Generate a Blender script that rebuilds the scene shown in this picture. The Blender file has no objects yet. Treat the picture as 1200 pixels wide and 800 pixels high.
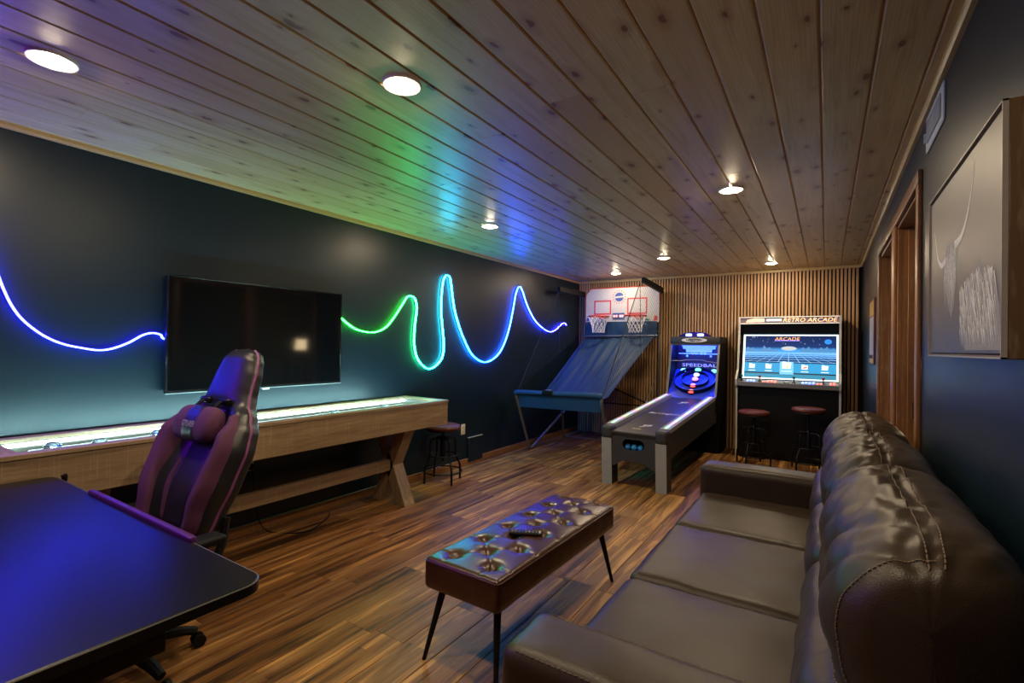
import bpy, bmesh, math, random
from mathutils import Vector, Matrix, noise
random.seed(7)
PI = math.pi
SC = bpy.context.scene
COL = SC.collection

# ---------------------------------------------------------------- camera, world, exposure
XL, XR, D, H = -3.392, 0.361, 7.2425, 2.4
CAM_Z, YAW, PITCH, ROLL, FPX = 1.3462, 0.5733, 0.0091, 0.0164, 571.33
def _camera():
    cy, sy, cp, sp = math.cos(YAW), math.sin(YAW), math.cos(PITCH), math.sin(PITCH)
    f = Vector((-sy*cp, cy*cp, sp)); r = Vector((cy, sy, 0)); u = r.cross(f)
    cr, sr = math.cos(ROLL), math.sin(ROLL)
    r2 = r*cr + u*sr; u2 = u*cr - r*sr
    cam = bpy.data.cameras.new('camera'); cam.sensor_width = 36; cam.lens = FPX/1200*36
    cam.clip_start = 0.02
    o = bpy.data.objects.new('camera', cam); COL.objects.link(o)
    m = Matrix((r2, u2, -f)).transposed().to_4x4(); m.translation = (0, 0, CAM_Z)
    o.matrix_world = m
    SC.camera = o
_camera()
w = bpy.data.worlds.new('world'); SC.world = w; w.use_nodes = True
w.node_tree.nodes['Background'].inputs[0].default_value = (0.01, 0.012, 0.016, 1)
w.node_tree.nodes['Background'].inputs[1].default_value = 1.0
SC.view_settings.view_transform = 'Standard'; SC.view_settings.look = 'None'
SC.view_settings.gamma = 1.0; SC.view_settings.use_curve_mapping = False
SC.view_settings.exposure = 0.22
DOWNLIGHT = 520.0      # strength of the recessed lights
NEON = 88.0           # wall light strip
TABLE_LED = 56.0       # strips inside the shuffleboard table

# ---------------------------------------------------------------- node helpers
class NT:
    def __init__(s, name):
        s.m = bpy.data.materials.new(name); s.m.use_nodes = True
        s.t = s.m.node_tree; s.bsdf = s.t.nodes['Principled BSDF']
    def n(s, typ, ins=None, **kw):
        nd = s.t.nodes.new(typ)
        for k, v in kw.items(): setattr(nd, k, v)
        for k, v in (ins or {}).items(): s.set(nd.inputs[k], v)
        return nd
    def set(s, sock, v):
        if hasattr(v, 'is_output') or isinstance(v, bpy.types.NodeSocket): s.t.links.new(v, sock)
        else:
            if isinstance(v, (tuple, list)) and len(v) == 3 and sock.type == 'RGBA': v = (*v, 1)
            sock.default_value = v
    def math(s, op, a, b=0.5, clamp=False):
        nd = s.n('ShaderNodeMath', operation=op, use_clamp=clamp); s.set(nd.inputs[0], a); s.set(nd.inputs[1], b)
        return nd.outputs[0]
    def mix(s, fac, a, b, blend='MIX'):
        nd = s.n('ShaderNodeMix', data_type='RGBA', blend_type=blend)
        s.set(nd.inputs[0], fac); s.set(nd.inputs[6], a); s.set(nd.inputs[7], b); return nd.outputs[2]
    def ramp(s, fac, stops, interp='LINEAR'):
        nd = s.n('ShaderNodeValToRGB'); s.set(nd.inputs[0], fac); cr = nd.color_ramp; cr.interpolation = interp
        while len(cr.elements) < len(stops): cr.elements.new(0.5)
        for e, (p, c) in zip(cr.elements, stops):
            e.position = p; e.color = (*c, 1) if len(c) == 3 else c
        return nd.outputs[0]
    def pos(s, scale=(1, 1, 1), rnd=0.0, local=False):
        if local: src = s.n('ShaderNodeTexCoord').outputs['Object']
        else: src = s.n('ShaderNodeNewGeometry').outputs['Position']
        if rnd:
            oi = s.n('ShaderNodeObjectInfo').outputs['Random']
            v = s.n('ShaderNodeCombineXYZ', {0: s.math('MULTIPLY', oi, rnd), 1: s.math('MULTIPLY', oi, rnd*1.7), 2: s.math('MULTIPLY', oi, rnd*.6)}).outputs[0]
            a = s.n('ShaderNodeVectorMath', operation='ADD'); s.set(a.inputs[0], src); s.set(a.inputs[1], v); src = a.outputs[0]
        mu = s.n('ShaderNodeVectorMath', operation='MULTIPLY'); s.set(mu.inputs[0], src); mu.inputs[1].default_value = scale
        return mu.outputs[0]
    def noise(s, vec, scale=1, detail=3, rough=.5, dist=0):
        return s.n('ShaderNodeTexNoise', {'Vector': vec, 'Scale': scale, 'Detail': detail, 'Roughness': rough, 'Distortion': dist}).outputs[0]
    def bump(s, h, strength=.2, dist=.01):
        s.set(s.bsdf.inputs['Normal'], s.n('ShaderNodeBump', {'Height': h, 'Strength': strength, 'Distance': dist}).outputs[0])
    def P(s, **kw):
        names = dict(color='Base Color', rough='Roughness', metal='Metallic', spec='Specular IOR Level', coat='Coat Weight', coatr='Coat Roughness',
                     emit='Emission Color', es='Emission Strength', trans='Transmission Weight', ior='IOR', alpha='Alpha', sheen='Sheen Weight', sub='Subsurface Weight')
        for k, v in kw.items(): s.set(s.bsdf.inputs[names[k]], v)
        return s.m
def plain(name, color, rough=.5, metal=0, var=.12, vs=40, bump=0, bs=300, **kw):
    t = NT(name); p = t.pos()
    c = t.mix(t.noise(p, vs, 4), tuple(x*(1-var) for x in color), tuple(min(1, x*(1+var)) for x in color))
    if bump: t.bump(t.noise(p, bs, 3), bump, .002)
    return t.P(color=c, rough=rough, metal=metal, **kw)
def emis(name, color, strength, base=(.8, .8, .8)):
    t = NT(name); return t.P(color=base, emit=color, es=strength, rough=.5)

M = {}
def m_pine(name, tint=(1, 1, 1), along='Y', knots=True):
    t = NT(name)
    sc = (1, .07, 1) if along == 'Y' else (.07, 1, 1)
    p = t.pos(sc, rnd=37)
    g = t.noise(p, 26, 5, .6, .6)
    fine = t.noise(p, 170, 3, .6)
    c = t.ramp(g, [(.3, (.60, .41, .155)), (.48, (.76, .575, .245)), (.7, (.84, .68, .33))])
    c = t.mix(t.math('MULTIPLY', fine, .35), c, (.60, .375, .13))
    wv = t.n('ShaderNodeTexWave', {'Vector': t.pos((1, .045, .3) if along == 'Y' else (.045, 1, .3), rnd=63), 'Scale': 26, 'Distortion': 7.0, 'Detail': 2.0, 'Detail Scale': .8}, wave_type='BANDS', bands_direction='X' if along == 'Y' else 'Y', wave_profile='SAW').outputs[1]
    c = t.mix(t.math('MULTIPLY', t.math('POWER', wv, 3.0), .38), c, (.48, .27, .09))
    oi = t.n('ShaderNodeObjectInfo').outputs['Random']
    c = t.mix(t.math('MULTIPLY', t.math('POWER', oi, 2.0), .75), c, (.60, .375, .13))
    if knots:
        q = t.pos((7.0, 3.2, .001) if along == 'Y' else (3.2, 7.0, .001), rnd=91)
        wob = t.noise(t.pos((1, 1, 1), rnd=11), 22, 2)
        q2 = t.n('ShaderNodeVectorMath', operation='ADD'); t.set(q2.inputs[0], q)
        t.set(q2.inputs[1], t.n('ShaderNodeCombineXYZ', {0: t.math('MULTIPLY', wob, .16), 1: t.math('MULTIPLY', wob, .12)}).outputs[0])
        v = t.n('ShaderNodeTexVoronoi', {'Vector': q2.outputs[0], 'Scale': 1.0, 'Randomness': 1.0}, voronoi_dimensions='2D')
        rnd = t.n('ShaderNodeSeparateColor', {0: v.outputs['Color']})
        d = t.math('DIVIDE', v.outputs['Distance'], t.math('ADD', t.math('MULTIPLY', rnd.outputs[0], 1.0), .15))
        core = t.ramp(d, [(.0, (1, 1, 1)), (.075, (1, 1, 1)), (.10, (0, 0, 0))])
        halo = t.ramp(d, [(.05, (1, 1, 1)), (.32, (0, 0, 0))])
        keep = t.math('GREATER_THAN', rnd.outputs[1], .25)
        c = t.mix(t.math('MULTIPLY', t.math('MULTIPLY', halo, keep), .6), c, (.38, .17, .05))
        c = t.mix(t.math('MULTIPLY', t.math('MULTIPLY', core, keep), .88), c, (.25, .085, .02))
    if tint != (1, 1, 1): c = t.mix(1.0, c, tint, 'MULTIPLY')
    t.bump(fine, .08, .002)
    return t.P(color=c, rough=.42, spec=.35, coat=.28, coatr=.26)
M['pine'] = m_pine('pine_boards')
M['pine_trim'] = m_pine('pine_trim', (.95, .9, .85), knots=False)
M['pine_trim_x'] = m_pine('pine_trim_across', (.95, .9, .85), along='X', knots=False)
M['groove'] = plain('groove_wood_bounce', (.50, .25, .07), .6)  # wood backing; orange of light bouncing in the grooves put into its colour

def m_floor():
    t = NT('vinyl_floor_planks')
    oi = t.n('ShaderNodeObjectInfo').outputs['Random']
    p = t.pos((1, 1, 1), rnd=23)
    sw = t.n('ShaderNodeSeparateXYZ', {0: p})
    v = t.n('ShaderNodeCombineXYZ', {0: sw.outputs[1], 1: sw.outputs[0]}).outputs[0]
    br = t.n('ShaderNodeTexBrick', {'Vector': v, 'Color1': (0, 0, 0, 1), 'Color2': (1, 1, 1, 1), 'Mortar': (.5, .5, .5, 1), 'Scale': 1.0,
             'Mortar Size': 0.0, 'Bias': 0.0, 'Brick Width': 1.7, 'Row Height': .036}, offset=.37, offset_frequency=2, squash=1.0)
    tone = t.math('ADD', t.math('MULTIPLY', br.outputs[0], .36), t.math('ADD', t.math('MULTIPLY', oi, .40), .10))
    g = t.noise(t.pos((1, .035, 1), rnd=51), 46, 5, .65, .9)
    big = t.noise(t.pos((1, .07, 1), rnd=31), 15, 3, .6, 1.2)
    tone = t.math('ADD', tone, t.math('MULTIPLY', t.math('SUBTRACT', big, .5), 1.8))
    tone = t.math('ADD', tone, t.math('MULTIPLY', t.math('SUBTRACT', g, .5), .8), clamp=True)
    c = t.ramp(tone, [(.0, (.040, .017, .007)), (.22, (.12, .049, .015)), (.42, (.23, .092, .023)), (.58, (.21, .108, .042)), (.75, (.42, .19, .048)), (.95, (.54, .29, .095))])
    gap = t.ramp(g, [(.28, (1, 1, 1)), (.40, (0, 0, 0))])
    c = t.mix(t.math('MULTIPLY', gap, .5), c, (.05, .022, .012))
    t.bump(g, .12, .002)
    return t.P(color=c, rough=t.math('ADD', t.math('MULTIPLY', g, .2), .38), spec=.3)
M['floor'] = m_floor()
M['subfloor'] = plain('plank_joint', (.012, .007, .005), .8)

def m_paint():
    t = NT('navy_satin_paint'); p = t.pos()
    c = t.mix(t.noise(p, 2.2, 3), (.0020, .0112, .0205), (.0028, .0140, .0245))
    h = t.noise(p, 190, 3, .6)
    t.bump(h, .10, .003)
    return t.P(color=c, rough=.38, spec=.38)
M['navy'] = m_paint()
M['dark_back'] = plain('black_felt_backing', (.006, .006, .006), .9)

def m_slat():
    t = NT('oak_slat'); p = t.pos((1, 1, .05), rnd=17)
    g = t.noise(p, 60, 4, .6, .3); oi = t.n('ShaderNodeObjectInfo').outputs['Random']
    c = t.ramp(g, [(.3, (.42, .23, .10)), (.7, (.62, .37, .185))])
    c = t.mix(t.math('MULTIPLY', oi, .3), c, (.42, .22, .10))
    return t.P(color=c, rough=.5)
M['slat'] = m_slat()
def m_oak(name, axis, dark=(.20, .125, .065), light=(.37, .255, .15), ws=45, rough=.5):
    t = NT(name); s = [1, 1, 1]; s[axis] = .06; p = t.pos(tuple(s), rnd=9)
    g = t.noise(p, ws, 5, .62, .5); f = t.noise(p, 260, 2)
    c = t.ramp(g, [(.3, dark), (.7, light)])
    c = t.mix(t.math('MULTIPLY', f, .3), c, tuple(x*.6 for x in dark))
    s2 = [1, 1, 1]; s2[(axis+1) % 3] = 1
    saw = t.noise(t.pos((14, 30, 1.5) if axis == 1 else (20, 20, 4)), 3, 2)
    c = t.mix(t.math('MULTIPLY', t.ramp(saw, [(.55, (0, 0, 0)), (.72, (1, 1, 1))]), .16), c, (.6, .48, .33))
    t.bump(g, .1, .002)
    return t.P(color=c, rough=rough)
M['oak_y'] = m_oak('sawn_oak_lengthwise', 1)
M['oak_z'] = m_oak('sawn_oak_upright', 2)
M['oak_x'] = m_oak('sawn_oak_across', 0)
M['walnut'] = m_oak('stained_door_wood', 2, (.18, .07, .02), (.38, .175, .065), 30, .38)
M['walnut_y'] = m_oak('stained_door_wood_level', 1, (.13, .05, .015), (.28, .125, .045), 30, .38)
M['baseboard'] = m_oak('stained_baseboard', 1, (.22, .085, .022), (.36, .16, .05), 30, .42)
M['art_frame'] = m_oak('art_frame_wood', 2, (.11, .06, .022), (.19, .115, .05), 30, .45)

def m_leather(name, c0, c1, rough=.4, scale=1.0, bump=.25, spec=.5):
    t = NT(name); p = t.pos()
    big = t.noise(p, 5*scale, 4, .6)
    cell = t.n('ShaderNodeTexVoronoi', {'Vector': p, 'Scale': 420*scale, 'Randomness': 1.0}).outputs['Distance']
    c = t.mix(big, c0, c1)
    t.bump(cell, bump, .0012)
    return t.P(color=c, rough=t.math('ADD', t.math('MULTIPLY', big, .14), rough-.07), spec=spec)
M['sofa'] = m_leather('brown_sofa_leather', (.026, .0160, .0085), (.038, .0238, .0128), .40, spec=.34)
M['sofa_thread'] = plain('tan_thread', (.14, .095, .058), .7)
M['bench'] = m_leather('chestnut_bench_leather', (.030, .009, .005), (.062, .020, .010), .30, 1.3, .03)
M['stool_seat'] = m_leather('oxblood_stool_leather', (.10, .018, .012), (.15, .03, .02), .34, 1.5, .15)
M['black_metal'] = plain('black_metal', (.012, .012, .013), .38, .6)
M['black'] = plain('matte_black', (.005, .0047, .0043), .6, spec=.2)
M['black_gloss'] = plain('black_gloss', (.006, .006, .007), .18)
M['charcoal'] = plain('charcoal_laminate', (.035, .033, .031), .48, bump=.1)
M['grey_leg'] = plain('grey_laminate', (.31, .30, .285), .5)
M['steel'] = plain('brushed_steel', (.33, .34, .35), .35, .85)
M['tube'] = plain('grey_tube', (.19, .18, .165), .38, .55)
M['white_trim'] = plain('white_edge_trim', (.62, .60, .55), .45)
M['white_metal'] = plain('white_register_metal', (.55, .58, .58), .5)
M['plate'] = plain('ivory_plate', (.62, .55, .43), .45)
M['lens'] = emis('downlight_lens', (1, .79, .52), DOWNLIGHT)
M['lamp_trim'] = plain('white_lamp_trim', (.75, .73, .70), .5)

def m_neon():
    t = NT('colour_shifting_light_strip')
    y = t.n('ShaderNodeSeparateXYZ', {0: t.n('ShaderNodeNewGeometry').outputs['Position']}).outputs[1]
    f = t.math('DIVIDE', t.math('ADD', y, 2.0), 9.0)
    def at(Y): return (Y+2)/9
    c = t.ramp(f, [(at(-.9), (.38, .006, .9)), (at(-.2), (.25, .006, 1)), (at(.3), (.03, .006, 1)), (at(.6), (.012, .012, 1)), (at(1.45), (.010, .02, 1)), (at(2.3), (.004, .62, .012)), (at(3.3), (.003, .62, .02)),
                   (at(3.65), (.004, .55, .30)), (at(3.95), (.004, .42, .75)), (at(4.4), (.005, .18, 1)), (at(5.3), (.007, .06, 1)), (at(6.4), (.02, .02, 1))])
    return t.P(color=(.6, .6, .6), emit=c, es=NEON, rough=.4)
M['neon'] = m_neon()
M['neon_body'] = plain('milky_silicone', (.5, .5, .52), .4)
M['table_led'] = emis('table_led_strip', (.50, .97, 1), TABLE_LED*2.0)
def m_rainbow():
    t = NT('rainbow_led'); p = t.pos(local=True)
    y = t.n('ShaderNodeSeparateXYZ', {0: p}).outputs[1]
    hue = t.math('FRACT', t.math('MULTIPLY', y, 2.6))
    hs = t.n('ShaderNodeCombineColor', {0: hue, 1: .85, 2: 1.0}, mode='HSV').outputs[0]
    hs = t.mix(.25, hs, (.35, .8, 1))
    return t.P(color=(.8, .8, .8), emit=hs, es=.75, rough=.3)
M['rainbow'] = m_rainbow()

# ---------------------------------------------------------------- mesh helpers
class MB:
    def __init__(s): s.v = []; s.f = []
    def add(s, vs, fs):
        b = len(s.v); s.v += [tuple(v) for v in vs]; s.f += [tuple(i+b for i in f) for f in fs]; return s
    def box(s, x0, x1, y0, y1, z0, z1, bev=0.0, seg=2):
        if bev <= 0:
            return s.add([(x0, y0, z0), (x1, y0, z0), (x1, y1, z0), (x0, y1, z0), (x0, y0, z1), (x1, y0, z1), (x1, y1, z1), (x0, y1, z1)],
                         [(0, 3, 2, 1), (4, 5, 6, 7), (0, 1, 5, 4), (1, 2, 6, 5), (2, 3, 7, 6), (3, 0, 4, 7)])
        bm = bmesh.new(); bmesh.ops.create_cube(bm, size=1)
        for v in bm.verts: v.co = Vector(((x0+x1)/2+v.co.x*(x1-x0), (y0+y1)/2+v.co.y*(y1-y0), (z0+z1)/2+v.co.z*(z1-z0)))
        bev = min(bev, .49*min(x1-x0, y1-y0, z1-z0))
        bmesh.ops.bevel(bm, geom=bm.edges[:], offset=bev, segments=seg, affect='EDGES', profile=.5)
        return s.bm(bm)
    def bm(s, bm):
        bm.verts.ensure_lookup_table(); bm.verts.index_update()
        s.add([v.co[:] for v in bm.verts], [[v.index for v in f.verts] for f in bm.faces]); bm.free(); return s
    def tube(s, pts, r, n=8, closed=False, caps=True, smooth=0):
        pts = [Vector(p) for p in pts]
        if smooth: pts = catmull(pts, smooth, closed)
        N = len(pts); rs = r if isinstance(r, (list, tuple)) else [r]*N
        if len(rs) != N: rs = [rs[0]+(rs[-1]-rs[0])*i/(N-1) for i in range(N)]
        tans = []
        for i in range(N):
            a = pts[(i-1) % N] if (closed or i > 0) else pts[i]; b = pts[(i+1) % N] if (closed or i < N-1) else pts[i]
            d = b-a; tans.append(d.normalized() if d.length > 1e-9 else Vector((0, 0, 1)))
        up = Vector((0, 0, 1)) if abs(tans[0].z) < .9 else Vector((1, 0, 0))
        x = tans[0].cross(up).normalized(); vs = []; fs = []
        for i in range(N):
            t = tans[i]; x = (x - t*x.dot(t))
            x = x.normalized() if x.length > 1e-6 else t.orthogonal().normalized()
            y = t.cross(x)
            for k in range(n):
                a = 2*PI*k/n; vs.append(pts[i] + (x*math.cos(a)+y*math.sin(a))*rs[i])
        for i in range(N if closed else N-1):
            j = (i+1) % N
            for k in range(n):
                l = (k+1) % n; fs.append((i*n+k, i*n+l, j*n+l, j*n+k))
        if caps and not closed:
            fs.append(tuple(range(n-1, -1, -1))); fs.append(tuple((N-1)*n+k for k in range(n)))
        return s.add(vs, fs)
    def lathe(s, prof, c=(0, 0, 0), n=32, axis='Z', caps=True):
        vs = []; fs = []
        for r, z in prof:
            for k in range(n):
                a = 2*PI*k/n; p = (r*math.cos(a), r*math.sin(a), z)
                if axis == 'Y': p = (p[0], p[2], p[1])
                if axis == 'X': p = (p[2], p[0], p[1])
                vs.append((c[0]+p[0], c[1]+p[1], c[2]+p[2]))
        for i in range(len(prof)-1):
            for k in range(n):
                l = (k+1) % n; fs.append((i*n+k, i*n+l, (i+1)*n+l, (i+1)*n+k))
        if caps:
            fs.append(tuple(range(n-1, -1, -1))); fs.append(tuple((len(prof)-1)*n+k for k in range(n)))
        return s.add(vs, fs)
    def prism(s, poly, d0, d1, fn):
        """poly 2D points; fn(a, b, d) -> 3D"""
        n = len(poly)
        vs = [fn(a, b, d0) for a, b in poly] + [fn(a, b, d1) for a, b in poly]
        fs = [tuple(range(n-1, -1, -1)), tuple(range(n, 2*n))] + [(i, (i+1) % n, n+(i+1) % n, n+i) for i in range(n)]
        return s.add(vs, fs)
    def grid(s, fn, nu, nv, wrapu=False):
        vs = [fn(i/nu, j/nv) for i in range(nu if wrapu else nu+1) for j in range(nv+1)]
        fs = []; R = nv+1
        for i in range(nu):
            k = (i+1) % nu if wrapu else i+1
            for j in range(nv): fs.append((i*R+j, k*R+j, k*R+j+1, i*R+j+1))
        return s.add(vs, fs)
    def soft(s, x0, x1, y0, y1, z0, z1, r=.04, n=(12, 12, 8), bulge=(0, 0, 0), disp=None):
        hx, hy, hz = (x1-x0)/2, (y1-y0)/2, (z1-z0)/2; c = Vector(((x0+x1)/2, (y0+y1)/2, (z0+z1)/2)); r = min(r, hx*.98, hy*.98, hz*.98)
        idx = {}; base = len(s.v); fs = []
        hs = (hx, hy, hz)
        def vert(p):
            key = tuple(round(a, 5) for a in p)
            if key in idx: return idx[key]
            q = []
            for a, h in zip(p, hs):
                # concentrate samples near the rounded rims
                k = r/h
                q.append(math.copysign(abs(a)**(.75), a)*h)
            q = Vector(q)
            inner = Vector([max(-(h-r), min(h-r, a)) for a, h in zip(q, hs)])
            d = q-inner
            nrm = d.normalized() if d.length > 1e-9 else Vector((0, 0, 1))
            w = inner + nrm*r
            for ax in range(3):
                o = [i for i in range(3) if i != ax]
                e = (1-min(1, abs(q[o[0]]/hs[o[0]]))**2.2)*(1-min(1, abs(q[o[1]]/hs[o[1]]))**2.2)
                w[ax] += bulge[ax]*e*(q[ax]/hs[ax])
            w = w + c
            if disp: w = w + nrm*disp(w, nrm)
            idx[key] = base+len(s.v)-base
            s.v.append(tuple(w)); return idx[key]
        for ax in range(3):
            o = [i for i in range(3) if i != ax]
            for sg in (-1, 1):
                N0, N1 = n[o[0]], n[o[1]]
                g = [[None]*(N1+1) for _ in range(N0+1)]
                for i in range(N0+1):
                    for j in range(N1+1):
                        p = [0, 0, 0]; p[ax] = sg; p[o[0]] = -1+2*i/N0; p[o[1]] = -1+2*j/N1; g[i][j] = vert(p)
                for i in range(N0):
                    for j in range(N1):
                        f = (g[i][j], g[i+1][j], g[i+1][j+1], g[i][j+1])
                        flip = (sg > 0) == (ax == 1)
                        fs.append(f[::-1] if flip else f)
        s.f += fs; return s
    def build(s, name, mat, parent=None, smooth=True, world=True, angle=40):
        me = bpy.data.meshes.new(name)
        off = Vector((0, 0, 0))
        if parent is not None and world:
            p = parent
            while p is not None: off += p.location; p = p.parent
        me.from_pydata([tuple(Vector(v)-off) for v in s.v], [], s.f); me.update()
        bm = bmesh.new(); bm.from_mesh(me); bmesh.ops.recalc_face_normals(bm, faces=bm.faces[:])
        if smooth:
            ca = math.radians(angle)
            for f in bm.faces: f.smooth = True
            for e in bm.edges:
                if len(e.link_faces) == 2 and e.calc_face_angle(0) > ca: e.smooth = False
        bm.to_mesh(me); bm.free()
        me.materials.append(M[mat] if isinstance(mat, str) else mat)
        o = bpy.data.objects.new(name, me); COL.objects.link(o)
        if parent is not None: o.parent = parent
        return o
def catmull(pts, k, closed=False):
    out = []; N = len(pts)
    for i in range(N if closed else N-1):
        p0 = pts[(i-1) % N] if (closed or i > 0) else pts[i]*2-pts[i+1]
        p1 = pts[i]; p2 = pts[(i+1) % N]; p3 = pts[(i+2) % N] if (closed or i < N-2) else pts[i+1]*2-pts[i]
        for j in range(k):
            t = j/k
            out.append(.5*((2*p1)+(p2-p0)*t+(2*p0-5*p1+4*p2-p3)*t*t+(3*p1-p0-3*p2+p3)*t**3))
    if not closed: out.append(pts[-1].copy())
    return out
def interp(tab, x):
    if x <= tab[0][0]: return tab[0][1]
    for (a, b), (c, d) in zip(tab, tab[1:]):
        if x <= c:
            t = (x-a)/(c-a); return b+(d-b)*t
    return tab[-1][1]
def sinterp(tab, x):
    if x <= tab[0][0]: return tab[0][1]
    for (a, b), (c, d) in zip(tab, tab[1:]):
        if x <= c:
            t = (x-a)/(c-a); t = t*t*(3-2*t); return b+(d-b)*t
    return tab[-1][1]
def tag(o, label, cat, group=None):
    o['label'] = label; o['category'] = cat
    if group: o['group'] = group
    return o
def thing(name, label, cat, loc=(0, 0, 0), rz=0, group=None):
    o = bpy.data.objects.new(name, None); COL.objects.link(o); o.empty_display_size = .1
    o.location = loc; o.rotation_euler = (0, 0, rz); return tag(o, label, cat, group)
def struct(o): o['kind'] = 'structure'; return o
def copy_tree(o, parent=None):
    c = o.copy(); COL.objects.link(c); c.parent = parent
    for ch in list(o.children): copy_tree(ch, c)
    return c
def text(name, s, size, mat, parent, fn, world=True, shear=0, width=None):
    cu = bpy.data.curves.new(name, 'FONT'); cu.body = s; cu.size = size; cu.align_x = 'CENTER'; cu.align_y = 'CENTER'; cu.shear = shear
    cu.resolution_u = 2
    t = bpy.data.objects.new(name, cu); COL.objects.link(t)
    bpy.context.view_layer.update()
    me = bpy.data.meshes.new_from_object(t.evaluated_get(bpy.context.evaluated_depsgraph_get()))
    vs = [v.co.copy() for v in me.vertices]; fs = [tuple(p.vertices) for p in me.polygons]
    bpy.data.objects.remove(t); bpy.data.curves.remove(cu); bpy.data.meshes.remove(me)
    k = 1
    if width:
        w_ = max(v.x for v in vs)-min(v.x for v in vs); k = width/w_
    b = MB(); b.add([fn(v.x*k, v.y) for v in vs], fs)
    return b.build(name, mat, parent, smooth=False, world=world)

# ================================================================ SETTING
Y0 = -1.8
# ---- floor
fl = struct(MB().box(XL-.1, XR+2.6, Y0-.1, D+.12, -.12, -.006).build('floor', 'subfloor', smooth=False))
PW = .18
xs = XL; row = 0
rnd = random.Random(3)
while xs < XR-.001:
    x1 = min(xs+PW, XR); y = Y0 - rnd.uniform(0, 1.1)
    while y < D:
        ya, yb = max(y, Y0), min(y+1.22, D)
        if yb-ya > .02:
            g = .0009; c = .0022
            b = MB(); pol = [(xs+g, -.006), (x1-g, -.006), (x1-g, -c), (x1-g-c, 0), (xs+g+c, 0), (xs+g, -c)]
            b.prism(pol, ya+g, yb-g, lambda a, bb, d: (a, d, bb))
            b.build('floor_plank', 'floor', fl, smooth=False)
        y += 1.22
    xs += PW; row += 1
# ---- ceiling boards
ce = struct(MB().box(XL-.1, XR+.12, Y0-.1, D+.12, H+.0065, H+.12).build('ceiling', 'groove', smooth=False))
BP = .1665
k0 = -14
edges = [-1.195+BP*k for k in range(-14, 12)]
rnd = random.Random(5)
for a, b_ in zip(edges, edges[1:]):
    xa, xb = max(a, XL), min(b_, XR)
    if xb-xa < .02: continue
    y = Y0 - rnd.uniform(0, 2.4)
    while y < D:
        L = rnd.choice((1.83, 2.44, 2.44, 3.05))
        ya, yb = max(y, Y0), min(y+L, D)
        if yb-ya > .02:
            g = .0026; c = .0050
            pol = [(xa+g, H+.0065), (xa+g, H+c), (xa+g+c, H), (xb-g-c, H), (xb-g, H+c), (xb-g, H+.0065)]
            MB().prism(pol, ya+.0006, yb-.0006, lambda p, q, d: (p, d, q)).build('ceiling_plank', 'pine', ce, smooth=False)
        y += L
# ---- walls
struct(MB().box(XL-.1, XL, Y0-.1, D+.12, 0, H+.012).build('wall_left', 'navy', smooth=False))
struct(MB().box(XL, XR, Y0-.1, Y0, 0, H+.012).build('wall_front', 'navy', smooth=False))
wb = struct(MB().box(XL, XR+.12, D+.022, D+.12, 0, H+.012).build('wall_back', 'dark_back', smooth=False))
nsl = int((XR-XL)/.04)
sl_me = None
for i in range(nsl+1):
    x = XL+.006+i*.04
    if x+.027 > XR: continue
    if sl_me is None:
        o = MB().box(-.0125, .0125, D, D+.0218, 0.0, H-.032, .0015, 1).build('slat', 'slat', wb, smooth=False); sl_me = o
    else:
        o = sl_me.copy(); COL.objects.link(o); o.parent = wb
    o.location.x = x+.0135
# right wall with two door openings
WT = .12
DO = [(2.93, 3.80), (3.93, 4.88)]; DH = 2.12
b = MB()
b.box(XR, XR+WT, Y0-.1, DO[0][0], 0, H+.012); b.box(XR, XR+WT, DO[0][1], DO[1][0], 0, DH); b.box(XR, XR+WT, DO[1][1], D+.022, 0, H+.012)
b.box(XR, XR+WT, DO[0][0], DO[1][1], DH, H+.012)
struct(b.build('wall_right', 'navy', smooth=False))
# trims
struct(MB().prism([(0, 0), (.016, 0), (.022, .012), (.022, .03), (0, .03)], Y0, D, lambda a, c, d: (XL+a, d, H-.03+c)).build('trim_1', 'pine_trim', smooth=False))
struct(MB().prism([(0, 0), (.016, 0), (.022, .012), (.022, .03), (0, .03)], Y0, D, lambda a, c, d: (XR-a, d, H-.03+c)).build('trim_2', 'pine_trim', smooth=False))
struct(MB().box(XL+.022, XR-.022, D-.012, D+.02, H-.032, H, .003, 1).build('trim_3', 'pine_trim_x', smooth=False))
struct(MB().box(XL, XL+.014, Y0, D, 0, .075, .003, 1).build('baseboard_left', 'baseboard', smooth=False))
struct(MB().box(XR-.014, XR, Y0, DO[0][0]-.09, 0, .075, .003, 1).box(XR-.014, XR, DO[1][1]+.09, D, 0, .075, .003, 1).build('baseboard_right', 'baseboard', smooth=False))

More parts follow.
